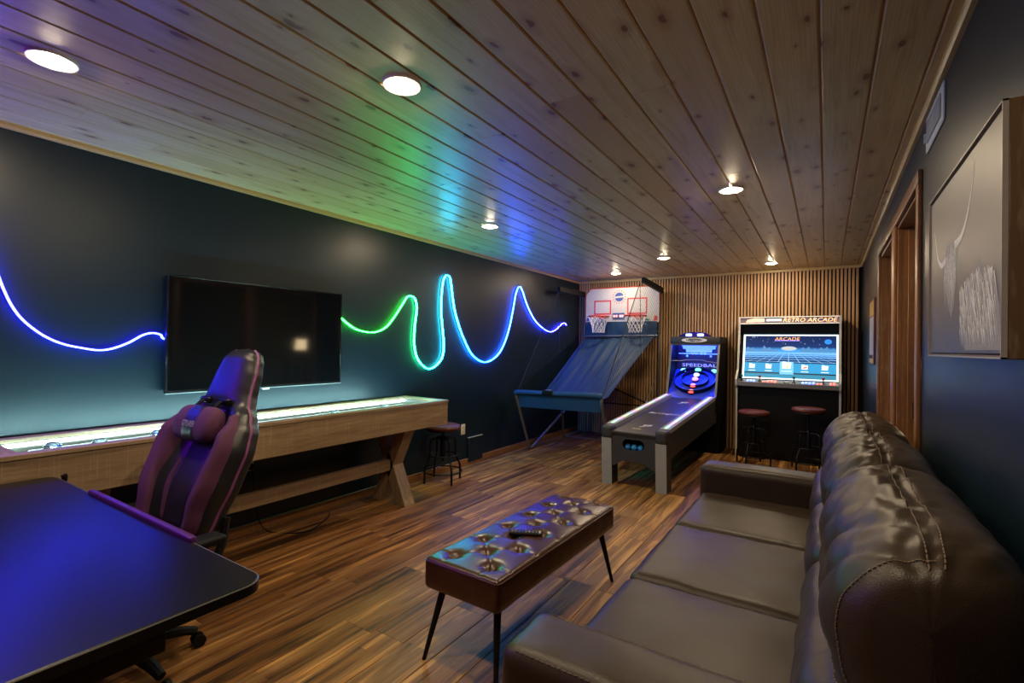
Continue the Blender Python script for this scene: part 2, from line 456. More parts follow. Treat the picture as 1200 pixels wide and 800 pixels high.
# ---- door casings (open doorways) and the lit room behind them
for i, (ya, yb) in enumerate(DO):
    d = struct(bpy.data.objects.new('door_%d' % (i+1), None)); COL.objects.link(d); d.location = (XR, (ya+yb)/2, 0)
    cw = .065
    for yy in ((ya-cw, ya), (yb, yb+cw)):
        MB().box(XR-.018, XR, yy[0]+.001, yy[1]-.001, 0, DH+.0, .005, 2).build('casing', 'walnut', d)
    MB().box(XR-.019, XR, ya-cw+.001, yb+cw-.001, DH, DH+cw, .005, 2).build('head_casing', 'walnut_y', d)
    MB().box(XR, XR+WT+.005, ya, ya+.018, 0, DH, .002, 1).build('jamb', 'walnut', d)
    MB().box(XR, XR+WT+.005, yb-.018, yb, 0, DH, .002, 1).build('jamb', 'walnut', d)
    MB().box(XR, XR+WT+.005, ya, yb, DH-.018, DH, .002, 1).build('head_jamb', 'walnut_y', d)
    MB().box(XR+.05, XR+.09, ya+.018, ya+.03, 0, DH-.018, .002, 1).build('stop', 'walnut', d)
    MB().box(XR+.05, XR+.09, yb-.03, yb-.018, 0, DH-.018, .002, 1).build('stop', 'walnut', d)
    MB().box(XR+.075, XR+.079, yb-.034, yb-.030, .95, 1.05).build('strike_plate', 'black_metal', d)
HX = XR+WT
M['hall_paint'] = plain('hall_paint', (.36, .33, .24), .7)
struct(MB().box(HX+2.0, HX+2.1, 1.6, 7.3, 0, H).build('wall_hall_side', 'hall_paint', smooth=False))
struct(MB().box(HX, HX+2.0, 7.2, 7.3, 0, H).build('wall_hall_far', 'hall_paint', smooth=False))
struct(MB().box(HX, HX+2.0, 1.6, 1.7, 0, H).build('wall_hall_near', 'hall_paint', smooth=False))
struct(MB().box(HX, HX+2.1, 1.6, 7.3, H, H+.1).build('ceiling_hall', 'hall_paint', smooth=False))
t = thing('side_table', 'small dark side table in the room beyond the doorways', 'table', (1.32, 5.35, 0))
MB().box(1.1, 1.54, 5.13, 5.57, .98, 1.0, .004).build('table_top', 'walnut', t)
for sx in (1.13, 1.51):
    for sy in (5.16, 5.54): MB().box(sx-.018, sx+.018, sy-.018, sy+.018, 0, .98, .003, 1).build('leg', 'walnut', t)
t = thing('table_lamp', 'table lamp with pale drum shade glowing in the room beyond the doorways', 'lamp', (1.32, 5.35, 1.0))
MB().lathe([(.06, 1.0), (.06, 1.015), (.015, 1.03), (.02, 1.1), (.012, 1.2), (.012, 1.24)], (1.32, 5.35, 0), 20).build('base', 'black_metal', t)
M['shade'] = emis('lamp_shade', (1, .75, .42), 14.0)
MB().lathe([(.12, 1.22), (.10, 1.40)], (1.32, 5.35, 0), 24, caps=False).build('lamp_shade', 'shade', t)

# ---- vent register, poster, outlets, access panel
t = thing('air_register', 'white metal air register high on the right wall near the ceiling', 'vent', (XR, 2.54, 2.2))
MB().box(XR-.008, XR, 2.36, 2.73, 2.205, 2.355, .003, 1).build('frame', 'white_metal', t)
MB().box(XR-.0085, XR-.0078, 2.40, 2.69, 2.235, 2.325).build('opening', 'black', t)
for k in range(18):
    y = 2.405+k*.0163
    b = MB().box(XR-.013, XR-.0085, y, y+.006, 2.236, 2.324); b.build('louver', 'white_metal', t, smooth=False)
MB().box(XR-.012, XR-.0085, 2.535, 2.553, 2.235, 2.325).build('divider', 'white_metal', t)
MB().box(XR-.018, XR-.008, 2.705, 2.715, 2.245, 2.285, .002, 1).build('damper_lever', 'white_metal', t)

M['sign_yellow'] = plain('sign_yellow', (.55, .33, .02), .5); M['sign_red'] = plain('sign_red', (.22, .02, .02), .5)
M['sign_pale'] = plain('sign_pale', (.42, .42, .48), .5)
t = thing('wall_sign', 'upright tin sign with yellow header and red border beside the far doorway', 'sign', (XR, 5.6, 1.23))
MB().box(XR-.012, XR, 5.36, 5.86, 1.23, 1.83, .004, 1).build('plate', 'sign_red', t)
MB().box(XR-.0135, XR-.012, 5.40, 5.84, 1.68, 1.81).build('header', 'sign_yellow', t)
MB().box(XR-.0135, XR-.012, 5.40, 5.84, 1.32, 1.665).build('panel', 'sign_pale', t)
MB().box(XR-.0135, XR-.012, 5.40, 5.84, 1.245, 1.285).build('footer', 'sign_yellow', t)
MB().box(XR-.0137, XR-.012, 5.56, 5.84, 1.286, 1.315).build('footer_bar', 'black', t)

def outlet(y, z, label, plug=False):
    t = thing('wall_outlet', label, 'outlet', (XL, y, z))
    MB().box(XL, XL+.006, y-.036, y+.036, z-.058, z+.058, .003, 2).build('cover_plate', 'plate', t)
    for dz in (-.025, .025):
        MB().box(XL+.006, XL+.008, y-.016, y+.016, z+dz-.014, z+dz+.014, .002, 1).build('socket', 'plate', t)
        for dy in (-.006, .006): MB().box(XL+.008, XL+.0085, y+dy-.0012, y+dy+.0012, z+dz-.004, z+dz+.006).build('slot', 'black', t, smooth=False)
    if plug:
        MB().soft(XL+.008, XL+.05, y-.02, y+.02, z-.045, z-.005, .008, (3, 3, 3)).build('plug', 'black', t)
        MB().tube([(XL+.04, y, z-.04), (XL+.07, y, z-.12), (XL+.06, y+.02, z-.3), (XL+.08, y+.1, .012), (XL+.3, y+.25, .008), (XL+.2, y+.5, .008), (XL+.1, y+.6, .008)], .004, 6, smooth=6).build('cord', 'black', t)
outlet(4.275, .41, 'ivory wall outlet low on the dark wall beside the stool')
outlet(1.88, .50, 'ivory wall outlet with black plug under the shuffleboard table', True)
t = thing('access_panel', 'dark painted access cover standing over the left baseboard', 'panel', (XL, 4.55, 0))
MB().box(XL, XL+.02, 4.36, 4.63, .03, .30, .003, 1).build('cover', 'navy', t)
MB().box(XL, XL+.022, 4.36, 4.63, .300, .306, .001, 1).build('top_edge', 'grey_leg', t)

# ---- recessed lights
LT = [(-2.47, .589, 'round recessed ceiling light above the desk, nearest the top left corner'),
      (-1.459, 1.404, 'round recessed ceiling light above the tufted bench, with wide white rim'),
      (-2.504, 3.49, 'round recessed ceiling light above the light strip between table and stool'),
      (-.538, 3.467, 'round recessed ceiling light above the far sofa arm'),
      (-2.52, 6.58, 'round recessed ceiling light in front of the basketball backboard'),
      (-1.602, 5.711, 'round recessed ceiling light above the alley bowling machine'),
      (-.571, 6.637, 'round recessed ceiling light in front of the arcade cabinet'),
      (-.55, .589, 'round recessed ceiling light over the near sofa arm, above the frame')]
for x, y, lab in LT:
    t = thing('recessed_light', lab, 'light', (x, y, H), 0, 'recessed ceiling lights')
    MB().lathe([(.050, H-.002), (.070, H-.0085), (.076, H-.008), (.078, H+.0)], (x, y, 0), 40, caps=False).build('trim_ring', 'lamp_trim', t)
    MB().lathe([(.001, H-.0165), (.022, H-.0155), (.040, H-.011), (.051, H-.002)], (x, y, 0), 40, caps=False).build('lens', 'lens', t)

# ---- wall light strip
NR = [(2.57, 1.60), (2.61, 1.56), (2.74, 1.48), (2.86, 1.45), (2.99, 1.45), (3.11, 1.5), (3.21, 1.6), (3.32, 1.74), (3.37, 1.8), (3.42, 1.81), (3.47, 1.79), (3.5, 1.7), (3.48, 1.56), (3.47, 1.42), (3.48, 1.31), (3.52, 1.21), (3.61, 1.13), (3.7, 1.1), (3.81, 1.14), (3.89, 1.22), (3.91, 1.34), (3.89, 1.49), (3.86, 1.67), (3.86, 1.85), (3.88, 2.0), (3.91, 2.06), (3.94, 2.08), (3.99, 2.06), (4.02, 1.95), (4.07, 1.74), (4.17, 1.53), (4.3, 1.34), (4.43, 1.22), (4.63, 1.15), (4.83, 1.19), (5.0, 1.31), (5.14, 1.53), (5.24, 1.81), (5.3, 2.02), (5.38, 2.12), (5.46, 2.07), (5.59, 1.89), (5.79, 1.71), (6.04, 1.6), (6.25, 1.56), (6.43, 1.6), (6.61, 1.69), (6.71, 1.71), (6.76, 1.68)]
NL = [(-1.2, 1.5), (-.9, 1.35), (-.6, 1.55), (-.4, 1.95), (-.25, 2.10), (-.1, 1.95), (.05, 1.55), (.2, 1.45), (.33, 1.6), (.43, 1.9), (.50, 1.98), (.57, 1.85), (0.635, 1.627), (0.653, 1.57), (0.675, 1.512), (0.707, 1.453), (0.752, 1.4), (0.809, 1.352), (0.877, 1.317), (0.958, 1.296), (1.032, 1.285), (1.098, 1.299), (1.167, 1.332), (1.226, 1.372), (1.275, 1.388), (1.32, 1.379), (1.342, 1.354), (1.45, 1.34)]
def strip(pts, label):
    t = thing('light_strip', label, 'light strip', (XL, pts[0][0], pts[0][1]), 0, 'flexible wall light strips')
    P = catmull([Vector((0, a, b)) for a, b in pts], 5)
    bodyv = []; gl = []
    n = len(P)
    def ring(prof):
        vs = []; fs = []; m = len(prof)
        for i in range(n):
            d = (P[min(i+1, n-1)]-P[max(i-1, 0)]).normalized(); nn = Vector((0, -d.z, d.y))
            for (o, x) in prof: vs.append(P[i] + nn*o + Vector((XL+x, 0, 0)))
        for i in range(n-1):
            for k in range(m): fs.append((i*m+k, i*m+(k+1) % m, (i+1)*m+(k+1) % m, (i+1)*m+k))
        fs.append(tuple(range(m))); fs.append(tuple((n-1)*m+k for k in range(m)))
        return MB().add(vs, fs)
    ring([(-.005, .001), (-.005, .012), (.005, .012), (.005, .001)]).build('silicone_base', 'neon_body', t)
    ring([(-.0042, .012), (-.0042, .022), (-.0025, .025), (.0025, .025), (.0042, .022), (.0042, .012)]).build('glowing_tube', 'neon', t)
strip(NR, 'glowing wavy light strip from green to blue right of the television')
strip(NL, 'glowing violet and blue light strip left of the television')

# ---- television
t = thing('television', 'large wall-mounted black flat television switched off above the shuffleboard table', 'television', (XL+.035, 1.957, 1.03))
X = -3.322
MB().box(X-.03, X-.006, 1.331, 2.584, 1.025, 1.746, .004, 2).build('casing', 'black', t)
for nm, bx in (('bezel', (1.331, 2.584, 1.736, 1.746)), ('bezel', (1.331, 2.584, 1.025, 1.041)), ('bezel', (1.331, 1.341, 1.041, 1.736)), ('bezel', (2.574, 2.584, 1.041, 1.736))):
    MB().box(X-.006, X, *bx, .0015, 1).build(nm, 'black_gloss', t)
tt = NT('dark_glass_screen'); M['tv_glass'] = tt.P(color=(.0025, .0025, .003), rough=.06, spec=.5)
MB().box(X-.006, X-.002, 1.341, 2.574, 1.041, 1.736).build('screen', 'tv_glass', t, smooth=False)
MB().box(X-.002, X+.001, 1.331, 2.584, 1.021, 1.026).build('lower_edge', 'steel', t, smooth=False)
MB().box(X-.012, X+.002, 1.93, 1.98, 1.010, 1.024, .002, 1).build('logo_tab', 'white_trim', t)
MB().box(XL+.001, X-.03, 1.7, 2.2, 1.2, 1.55, .004, 1).build('wall_bracket', 'black_metal', t)

# ---- picture on right wall
def m_art():
    t = NT('misty_art_print')
    z = t.n('ShaderNodeSeparateXYZ', {0: t.n('ShaderNodeNewGeometry').outputs['Position']}).outputs[2]
    f = t.math('DIVIDE', t.math('SUBTRACT', z, 1.33), .56)
    c = t.ramp(f, [(0, (.075, .078, .088)), (.35, (.10, .093, .088)), (.55, (.20, .17, .135)), (.75, (.18, .15, .12)), (1, (.13, .11, .088))])
    c = t.mix(t.math('MULTIPLY', t.noise(t.pos(), 6, 3), .25), c, (.07, .065, .065))
    return t.P(color=c, rough=.45)
M['art'] = m_art()
M['art_white'] = plain('print_pale_hair', (.80, .76, .71), .6, var=.2, vs=90); M['art_grey'] = plain('print_grey_hair', (.26, .245, .235), .6, var=.35, vs=120)
AX, AY0, AY1, AZ0, AZ1 = .312, 1.42, 2.30, 1.335, 1.885
t = thing('framed_picture', 'framed canvas print of a pale long-horned cow in mist on the right wall', 'picture', (XR, (AY0+AY1)/2, AZ0))
for ya in (AY0, AY1-.010): MB().box(AX+.006, XR, ya, ya+.010, AZ0, AZ1, .002, 1).build('side_frame', 'art_frame', t)
for za in (AZ0, AZ1-.010): MB().box(AX+.006, XR, AY0+.010, AY1-.010, za, za+.010, .002, 1).build('rail_frame', 'art_frame', t)
M['art_edge'] = plain('pale_frame_edge', (.33, .30, .25), .4)
for bx in ((AY0, AY1, AZ1-.004, AZ1), (AY0, AY1, AZ0, AZ0+.004), (AY0, AY0+.004, AZ0, AZ1), (AY1-.004, AY1, AZ0, AZ1)):
    MB().box(AX-.004, AX+.006, *bx).build('frame_edge', 'art_edge', t, smooth=False)
cv = MB().box(AX+.002, AX+.010, AY0+.012, AY1-.012, AZ0+.012, AZ1-.012).build('canvas', 'art', t, smooth=False)
def art_pt(u, v, d=0): return (AX+.002-d, AY1-.012-u*(AY1-AY0-.024), AZ1-.012-v*(AZ1-AZ0-.024))  # u 0 far .. 1 near, v 0 top
def art_stroke(b, pts, w0, w1, d=.0006):
    P = catmull([Vector((a, c, 0)) for a, c in pts], 5); n = len(P); vs = []; fs = []
    for i, p in enumerate(P):
        dd = (P[min(i+1, n-1)]-P[max(i-1, 0)]); dd = Vector((dd.x*1.6, dd.y, 0)).normalized(); nn = Vector((-dd.y/1.6, dd.x, 0)); w_ = w0+(w1-w0)*i/(n-1)
        for s_ in (-1, 1): q = p+nn*w_*s_; vs.append(art_pt(q.x, q.y, d))
    for i in range(n-1): fs.append((2*i, 2*i+1, 2*i+3, 2*i+2))
    b.add(vs, fs)
b = MB(); art_stroke(b, [(.30, .44), (.22, .46), (.15, .40), (.10, .27), (.07, .20)], .022, .002); b.build('printed_horn', 'art_white', cv, smooth=False)
b = MB(); art_stroke(b, [(.44, .40), (.54, .38), (.62, .30), (.68, .17), (.72, .04)], .024, .002); b.build('printed_horn', 'art_white', cv, smooth=False)
rr = random.Random(8)
b = MB()
hd = [(.27, .40), (.33, .36), (.40, .36), (.46, .40), (.47, .50), (.45, .62), (.44, .74), (.40, .80), (.35, .74), (.30, .62), (.26, .50)]
b.add([art_pt(u, v, .0004) for u, v in hd], [tuple(range(len(hd)))]); b.build('printed_head', 'art_grey', cv, smooth=False)
b = MB()
for k in range(120):
    u = rr.uniform(.27, .47); v = rr.uniform(.37, .55); L = rr.uniform(.08, .26)
    art_stroke(b, [(u, v), (u+rr.uniform(-.02, .02), v+L*.5), (u+rr.uniform(-.02, .02)+(.37-u)*.2, v+L)], .003, .0006, .0008+k*4e-6)
b.build('printed_forelock', 'art_white', cv, smooth=False)
b = MB(); bd = [(.52, .66), (.58, .68), (.68, .60), (.76, .55), (.82, .62), (.90, .66), (.97, .80), (.985, .985), (.60, .985), (.55, .85)]
b.add([art_pt(u, v, .0004) for u, v in bd], [tuple(range(len(bd)))]); b.build('printed_body', 'art_grey', cv, smooth=False)
b = MB()
for k in range(320):
    u = rr.uniform(.53, .93); v = rr.uniform(.58, .90); v = max(v, .565+abs(u-.76)*.32+rr.uniform(0, .05)); L = rr.uniform(.04, min(.16, .975-v)); 
    art_stroke(b, [(u, v), (u+L*.12, v+L*.5), (u+L*.25, v+L)], rr.uniform(.002, .006), .0006, .0008+k*2e-6)
b.build('printed_coat', 'art_white', cv, smooth=False)
for pts in ([(.28, .48), (.24, .52), (.23, .58)], [(.46, .48), (.51, .52), (.52, .58)]):
    b = MB(); art_stroke(b, pts, .012, .002); b.build('printed_ear', 'art_grey', cv, smooth=False)

# ================================================================ SHUFFLEBOARD TABLE
SX0, SX1, SY0, SY1, SZ = -3.372, -2.83, .538, 3.36, .857
t = thing('shuffleboard_table', 'long sawn-oak shuffleboard table with glowing white trough along the left wall', 'game table', ((SX0+SX1)/2, (SY0+SY1)/2, 0))
MB().box(SX1-.03, SX1-.006, SY0+.006, SY1-.006, SZ-.215, SZ-.022, .002, 1).build('front_apron', 'oak_y', t)
MB().box(SX0+.006, SX0+.03, SY0+.006, SY1-.006, SZ-.215, SZ-.022, .002, 1).build('rear_apron', 'oak_y', t)
for ya in (SY0+.006, SY1-.03): MB().box(SX0+.03, SX1-.03, ya, ya+.024, SZ-.215, SZ-.022, .002, 1).build('end_apron', 'oak_x', t)
MB().box(SX0+.03, SX1-.03, SY0+.03, SY1-.03, SZ-.215, SZ-.2).build('bottom_panel', 'oak_y', t)
MB().box(SX1-.065, SX1, SY0, SY1, SZ-.022, SZ, .003, 1).build('rail_cap', 'oak_y', t)
MB().box(SX0, SX0+.065, SY0, SY1, SZ-.022, SZ, .003, 1).build('rail_cap', 'oak_y', t)
for ya in (SY0, SY1-.075): MB().box(SX0+.065, SX1-.065, ya, ya+.075, SZ-.022, SZ, .003, 1).build('rail_cap', 'oak_x', t)
M['gutter'] = plain('grey_gutter_lining', (.010, .012, .013), .7)
M['inner_rail'] = plain('pale_inner_rail', (.12, .115, .095), .5)
MB().box(SX0+.066, SX1-.066, SY0+.076, SY1-.076, SZ-.15, SZ-.135).build('gutter', 'gutter', t, smooth=False)
for xa, xb in ((SX0+.05, SX0+.066), (SX1-.066, SX1-.05)): MB().box(xa, xb, SY0+.06, SY1-.06, SZ-.15, SZ-.022).build('inner_rail', 'inner_rail', t, smooth=False)
for ya in (SY0+.06, SY1-.076): MB().box(SX0+.066, SX1-.066, ya, ya+.016, SZ-.15, SZ-.022).build('inner_rail', 'inner_rail', t, smooth=False)
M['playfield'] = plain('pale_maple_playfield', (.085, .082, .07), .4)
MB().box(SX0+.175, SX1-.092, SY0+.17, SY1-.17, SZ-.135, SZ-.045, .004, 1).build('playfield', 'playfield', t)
M['table_led_dim'] = emis('table_led_strip_rear', (.60, .97, 1), TABLE_LED*.45)
MB().box(SX0+.066, SX0+.074, SY0+.08, SY1-.08, SZ-.042, SZ-.026, .002, 1).build('led_strip', 'table_led_dim', t)
MB().box(SX1-.074, SX1-.066, SY0+.08, SY1-.08, SZ-.05, SZ-.026, .002, 1).build('led_strip', 'table_led', t)
def beam(xb, xt, y, zb, zt, w_, th):
    dx = xt-xb; L = math.hypot(dx, zt-zb); k = w_/2*L/(zt-zb)
    return MB().prism([(xb-k, zb), (xb+k, zb), (xt+k, zt), (xt-k, zt)], y-th/2, y+th/2, lambda a, b_, d: (a, d, b_))
for yl in (SY0+.36, SY1-.37):
    lg = t
    beam(SX1-.145, SX0+.10, yl+.001, 0, SZ-.215, .095, .115).build('leg', 'oak_z', t, smooth=False)
    beam(SX0+.10, SX1-.145, yl-.001, 0, SZ-.215, .095, .111).build('leg', 'oak_z', t, smooth=False)
cx = (SX0+SX1)/2-.02
MB().box(cx-.022, cx+.022, SY0+.41, SY1-.42, .275, .368, .003, 1).build('stretcher', 'oak_y', t)

M['puck_steel'] = plain('chrome', (.75, .77, .78), .12, 1.0, .03); M['puck_cap'] = plain('grey_puck_cap', (.10, .12, .12), .2)
for k, (px, py, lab) in enumerate([(-3.145, .785, 'chrome puck at the near end of the shuffleboard'), (-3.07, .945, 'chrome puck half hidden behind the front rail of the shuffleboard'),
                       (-3.14, 1.225, 'chrome puck on the shuffleboard left of the gaming chair'), (-3.07, 2.34, 'chrome puck on the shuffleboard below the right end of the television'),
                       (-3.07, 2.815, 'chrome puck nearest the far end of the shuffleboard')]):
    z = SZ-.045
    t = thing('puck', lab, 'puck', (px, py, z), 0, 'shuffleboard pucks')
    MB().lathe([(.030, z), (.034, z+.004), (.034, z+.016), (.028, z+.020)], (px, py, 0), 24).build('weight', 'puck_steel', t)
    MB().lathe([(.025, z+.020), (.027, z+.026), (.020, z+.033), (.004, z+.034)], (px, py, 0), 24).build('cap', 'puck_cap', t)

# ================================================================ STOOLS
def make_stool(x, y, h, rz, label):
    t = thing('bar_stool', label, 'stool', (x, y, 0), rz, 'round swivel stools')
    MB().lathe([(.02, h-.055), (.150, h-.055), (.165, h-.045), (.170, h-.028), (.162, h-.010), (.130, h-.001), (.07, h+.004), (.005, h+.005)], (0, 0, 0), 40).build('seat', 'stool_seat', t, world=False)
    MB().lathe([(.155, h-.066), (.160, h-.060), (.158, h-.054), (.10, h-.052)], (0, 0, 0), 32).build('seat_pan', 'black_metal', t, world=False)
    MB().lathe([(.014, .20), (.014, h-.066)], (0, 0, 0), 16).build('screw_post', 'black_metal', t, world=False)
    MB().lathe([(.028, .24), (.028, .44), (.024, .45), (.016, .45)], (0, 0, 0), 20).build('hub_sleeve', 'black_metal', t, world=False)
    for k in range(4):
        a = PI/4+k*PI/2; c, s_ = math.cos(a), math.sin(a)
        pr_ = [(.026, .425), (.09, .425), (.122, .415), (.135, .385), (.138, .30), (.142, .255), (.165, .20), (.185, .155), (.192, .12), (.193, .0)]
        MB().tube([(r*c, r*s_, z) for r, z in pr_], .0105, 8, smooth=3).build('leg', 'black_metal', t, world=False)
    MB().tube([(.14*math.cos(a*PI/16), .14*math.sin(a*PI/16), .262) for a in range(32)], .007, 6, closed=True).build('ring', 'black_metal', t, world=False)
    MB().tube([(.187*math.cos(a*PI/16), .187*math.sin(a*PI/16), .105) for a in range(32)], .007, 6, closed=True).build('foot_ring', 'black_metal', t, world=False)
    return t
make_stool(-3.18, 3.70, .565, .38, 'low round stool with oxblood seat beside the shuffleboard table end')
make_stool(-.715, 6.40, .635, .5, 'round oxblood stool at the left half of the arcade cabinet')
make_stool(-.165, 6.42, .71, .2, 'higher round oxblood stool at the right half of the arcade cabinet')

# ================================================================ SOFA
SY = [1.24, 1.925, 2.62, 3.32]
sf = thing('leather_sofa', 'long dark brown leather three-seat sofa along the right wall', 'sofa', (-.17, 2.27, 0))
def wr(amp, fx, fy, fz, seed=0):
    def f(p, n): return amp*noise.noise(Vector((p.x*fx+seed, p.y*fy+seed*1.7, p.z*fz)))
    return f
MB().soft(-.64, .32, 1.05, 3.52, .07, .31, .02, (8, 16, 4)).build('base', 'sofa', sf)
for fx in (-.58, .26):
    for fy in (1.12, 3.45): MB().lathe([(.022, 0), (.028, .075)], (fx, fy, 0), 16).build('foot', 'black', sf)
for k in range(3):
    a, b_ = SY[k]+.002, SY[k+1]-.002
    def dsp(p, n, k=k, a=a, b_=b_):
        e = min(p.y-a, b_-p.y)
        w_ = .004*noise.noise(Vector((p.x*7+k*5, p.y*7, 0)))
        w_ += .0035*noise.noise(Vector((p.x*26, p.y*6, k*3)))*max(0, 1-e/.16)
        return w_
    c = MB().soft(-.668, .02, a, b_, .29, .438, .038, (34, 30, 8), (.012, .0, .016), dsp).build('seat_cushion', 'sofa', sf)
    bb = MB()
    for i in range(26):
        y = a+.03+(b_-a-.06)*i/26
        bb.tube([(-.6715, y, .312), (-.6715, y+.014, .312)], .0014, 4)
    bb.build('stitching', 'sofa_thread', c)['kind'] = 'stuff'
def arm(ya, yb, out, nm='arm'):
    def dsp(p, n): return .003*noise.noise(Vector((p.x*9, p.y*9, p.z*9)))+.0015*noise.noise(Vector((p.x*30, p.y*20, 0)))
    o = MB().soft(-.685, .26, ya, yb, .05, .60, .036, (36, 12, 18), (.006, .004, .010), dsp).build(nm, 'sofa', sf)
    bb = MB()
    z = .586; 
    for yy, sg in ((ya, -1), (yb, 1)):
        for i in range(60):
            x = -.64+i*.0145
            bb.tube([(x, yy+sg*-.012, z+.010), (x+.009, yy-sg*.012, z+.010)], .0013, 4)
    for i in range(int((yb-ya-.06)/.0145)):
        y = ya+.03+i*.0145
        bb.tube([(-.676, y, z+.010), (-.676, y+.009, z+.010)], .0013, 4)
    bb.build('stitching', 'sofa_thread', o)['kind'] = 'stuff'
    return o
arm(1.015, 1.235, -1); arm(3.325, 3.535, 1)
MB().soft(.16, .335, 1.03, 3.52, .10, .80, .03, (6, 20, 10)).build('back_frame', 'sofa', sf)
PRO = [(.05, .40), (-.03, .44), (-.058, .52), (-.060, .60), (-.035, .67), (.015, .705), (.0, .75), (-.012, .82), (.0, .89), (.035, .955), (.09, 1.0), (.135, 1.014), (.165, 1.0165), (.195, 1.016), (.245, 1.005), (.295, .965), (.325, .89), (.33, .80), (.325, .70), (.30, .55)]
PP = catmull([Vector((a, 0, c)) for a, c in PRO], 6); NP = len(PP)
def back_cushion(ya, yb, seed):
    yc, hw = (ya+yb)/2, (yb-ya)/2
    iseam = 12*6
    def fn(u, v):
        i = min(NP-1, int(round(u*(NP-1)))); q = PP[i]
        vv = -1+2*v; vv = math.copysign(abs(vv)**.7, vv)
        k = max(0.0, 1-abs(vv)**7)**.33
        C = Vector((.15, 0, min(.88, max(.52, q.z))))
        d = Vector((q.x-C.x, 0, q.z-C.z)); dn = d.normalized() if d.length > 1e-6 else Vector((0, 0, 1))
        # gathers run across the seams
        es = math.exp(-((i-iseam)/9.0)**2); ec = math.exp(-((i-5*6)/7.0)**2); el = math.exp(-((i-10*6)/14.)**2)
        y = yc+vv*hw
        g = noise.noise(Vector((y*26+seed, u*5, seed)))*.55+noise.noise(Vector((y*55+seed, u*8, 3)))*.25
        wv = g*(.003*es+.010*ec+.007*el) + .010*noise.noise(Vector((y*5+u*9, u*11+seed, 7)))+.006*noise.noise(Vector((y*16-u*22, u*16, seed+2)))
        wv += .013*noise.noise(Vector((y*13+seed+u*6, u*3.5, seed+9)))*math.exp(-((i-9*6)/22.)**2)
        cr = noise.noise(Vector((y*6.5+seed*2+u*4, u*2.2, seed+4)))
        wv -= .011*math.exp(-(cr/.07)**2)*math.exp(-((i-8.5*6)/20.)**2)
        cr = noise.noise(Vector((y*11-u*5+seed, u*3, seed+14)))
        wv -= .007*math.exp(-(cr/.07)**2)*math.exp(-((i-9.5*6)/26.)**2)
        wv -= .0035*math.exp(-((i-iseam)/2.6)**2)
        edge = 1-.5*abs(vv)**3
        p = C + d*(.72*k+.28*(k > 0)*k) + dn*wv*edge
        return (p.x, y, p.z)
    o = MB().grid(fn, NP-1, 64).build('back_cushion', 'sofa', sf, angle=80)
    # double stitched seams along the top
    for off in (-2, 2):
        bb = MB(); pts = []
        for j in range(3, 62):
            p = fn((iseam+off*1.35)/(NP-1), j/64); pts.append((p[0], p[1], p[2]+.0018))
        P = [Vector(p) for p in pts]
        for a, b2 in zip(P, P[1:]):
            bb.tube([a, a+(b2-a)*.78], .0016, 4)
        bb.build('stitching', 'sofa_thread', o)['kind'] = 'stuff'
    for je in (4.5, 59.5):
        bb = MB()
        for i_ in range(34, iseam):
            p = Vector(fn(i_/(NP-1), je/64)); q = Vector(fn((i_+1)/(NP-1), je/64)); n_ = Vector((p.x-.15, 0, p.z-.8)).normalized()*.002; bb.tube([p+n_, p+n_+(q-p)*.7], .0015, 4)
        bb.build('stitching', 'sofa_thread', o)['kind'] = 'stuff'
    bb = MB()
    for j in range(4, 60):
        p = Vector(fn(5*6/(NP-1), j/64)); q = Vector(fn(5*6/(NP-1), (j+.7)/64)); bb.tube([p-Vector((.002, 0, 0)), q-Vector((.002, 0, 0))], .0013, 4)
    bb.build('stitching', 'sofa_thread', o)['kind'] = 'stuff'
    return o
back_cushion(1.06, 1.93, 1.3); back_cushion(1.915, 2.63, 4.1); back_cushion(2.615, 3.44, 8.2)

# ================================================================ TUFTED BENCH
bn = thing('tufted_bench', 'tufted chestnut leather bench with thin black legs in front of the sofa', 'bench', (-1.232, 2.133, 0), -.026)
BW, BL, BZ0, BZ1 = .198, .572, .305, .438
tufts = []
for k in range(6): tufts += [(-.105, -.475+k*.205), (.095, -.475+k*.205)]
for k in range(5): tufts.append((-.005, -.372+k*.205))
links = []
for (x, y) in tufts:
    for (x2, y2) in tufts:
        if 0 < math.hypot(x-x2, y-y2) < .16 and y2 > y: links.append((x, y, x2, y2))
for (x, y) in tufts:
    if abs(x) > .05: links.append((x, y, math.copysign(.19, x), y))
    if abs(y) > .45: links.append((x, y, x, math.copysign(.56, y)))
def seg_d(px, py, l):
    x, y, x2, y2 = l; dx, dy = x2-x, y2-y; t_ = max(0, min(1, ((px-x)*dx+(py-y)*dy)/(dx*dx+dy*dy))); return math.hypot(px-x-dx*t_, py-y-dy*t_)
def bench_top(x, y):
    d = min(math.hypot(x-a, y-b_) for a, b_ in tufts)
    z = -.013*math.exp(-(d/.014)**2) - .018*math.exp(-(d/.034)**2)
    l = min(seg_d(x, y, q) for q in links)
    z += -.0035*math.exp(-(l/.007)**2)
    return z
def bdisp(p, n):
    if n.z > .7: return bench_top(p.x, p.y)*min(1, (n.z-.7)/.25)
    return .0015*noise.noise(p*14)
MB().soft(-BW, BW, -BL, BL, BZ0, BZ1, .022, (64, 170, 6), (.002, .002, .012), bdisp).build('cushion', 'bench', bn, world=False, angle=85)
for (x, y) in tufts:
    z = BZ1+.012*(1-(abs(x)/BW)**2.2)*(1-(abs(y)/BL)**2.2)-.034
    MB().lathe([(.010, z-.006), (.0115, z), (.009, z+.0045), (.003, z+.006)], (x, y, 0), 12).build('button', 'bench', bn, world=False)
ring = []
for (cx_, cy_, a0) in ((BW-.02, BL-.02, 0), (-BW+.02, BL-.02, PI/2), (-BW+.02, -BL+.02, PI), (BW-.02, -BL+.02, 1.5*PI)):
    for j in range(5): a = a0+j*PI/8; ring.append((cx_+.0185*math.cos(a), cy_+.0185*math.sin(a), BZ1-.014))
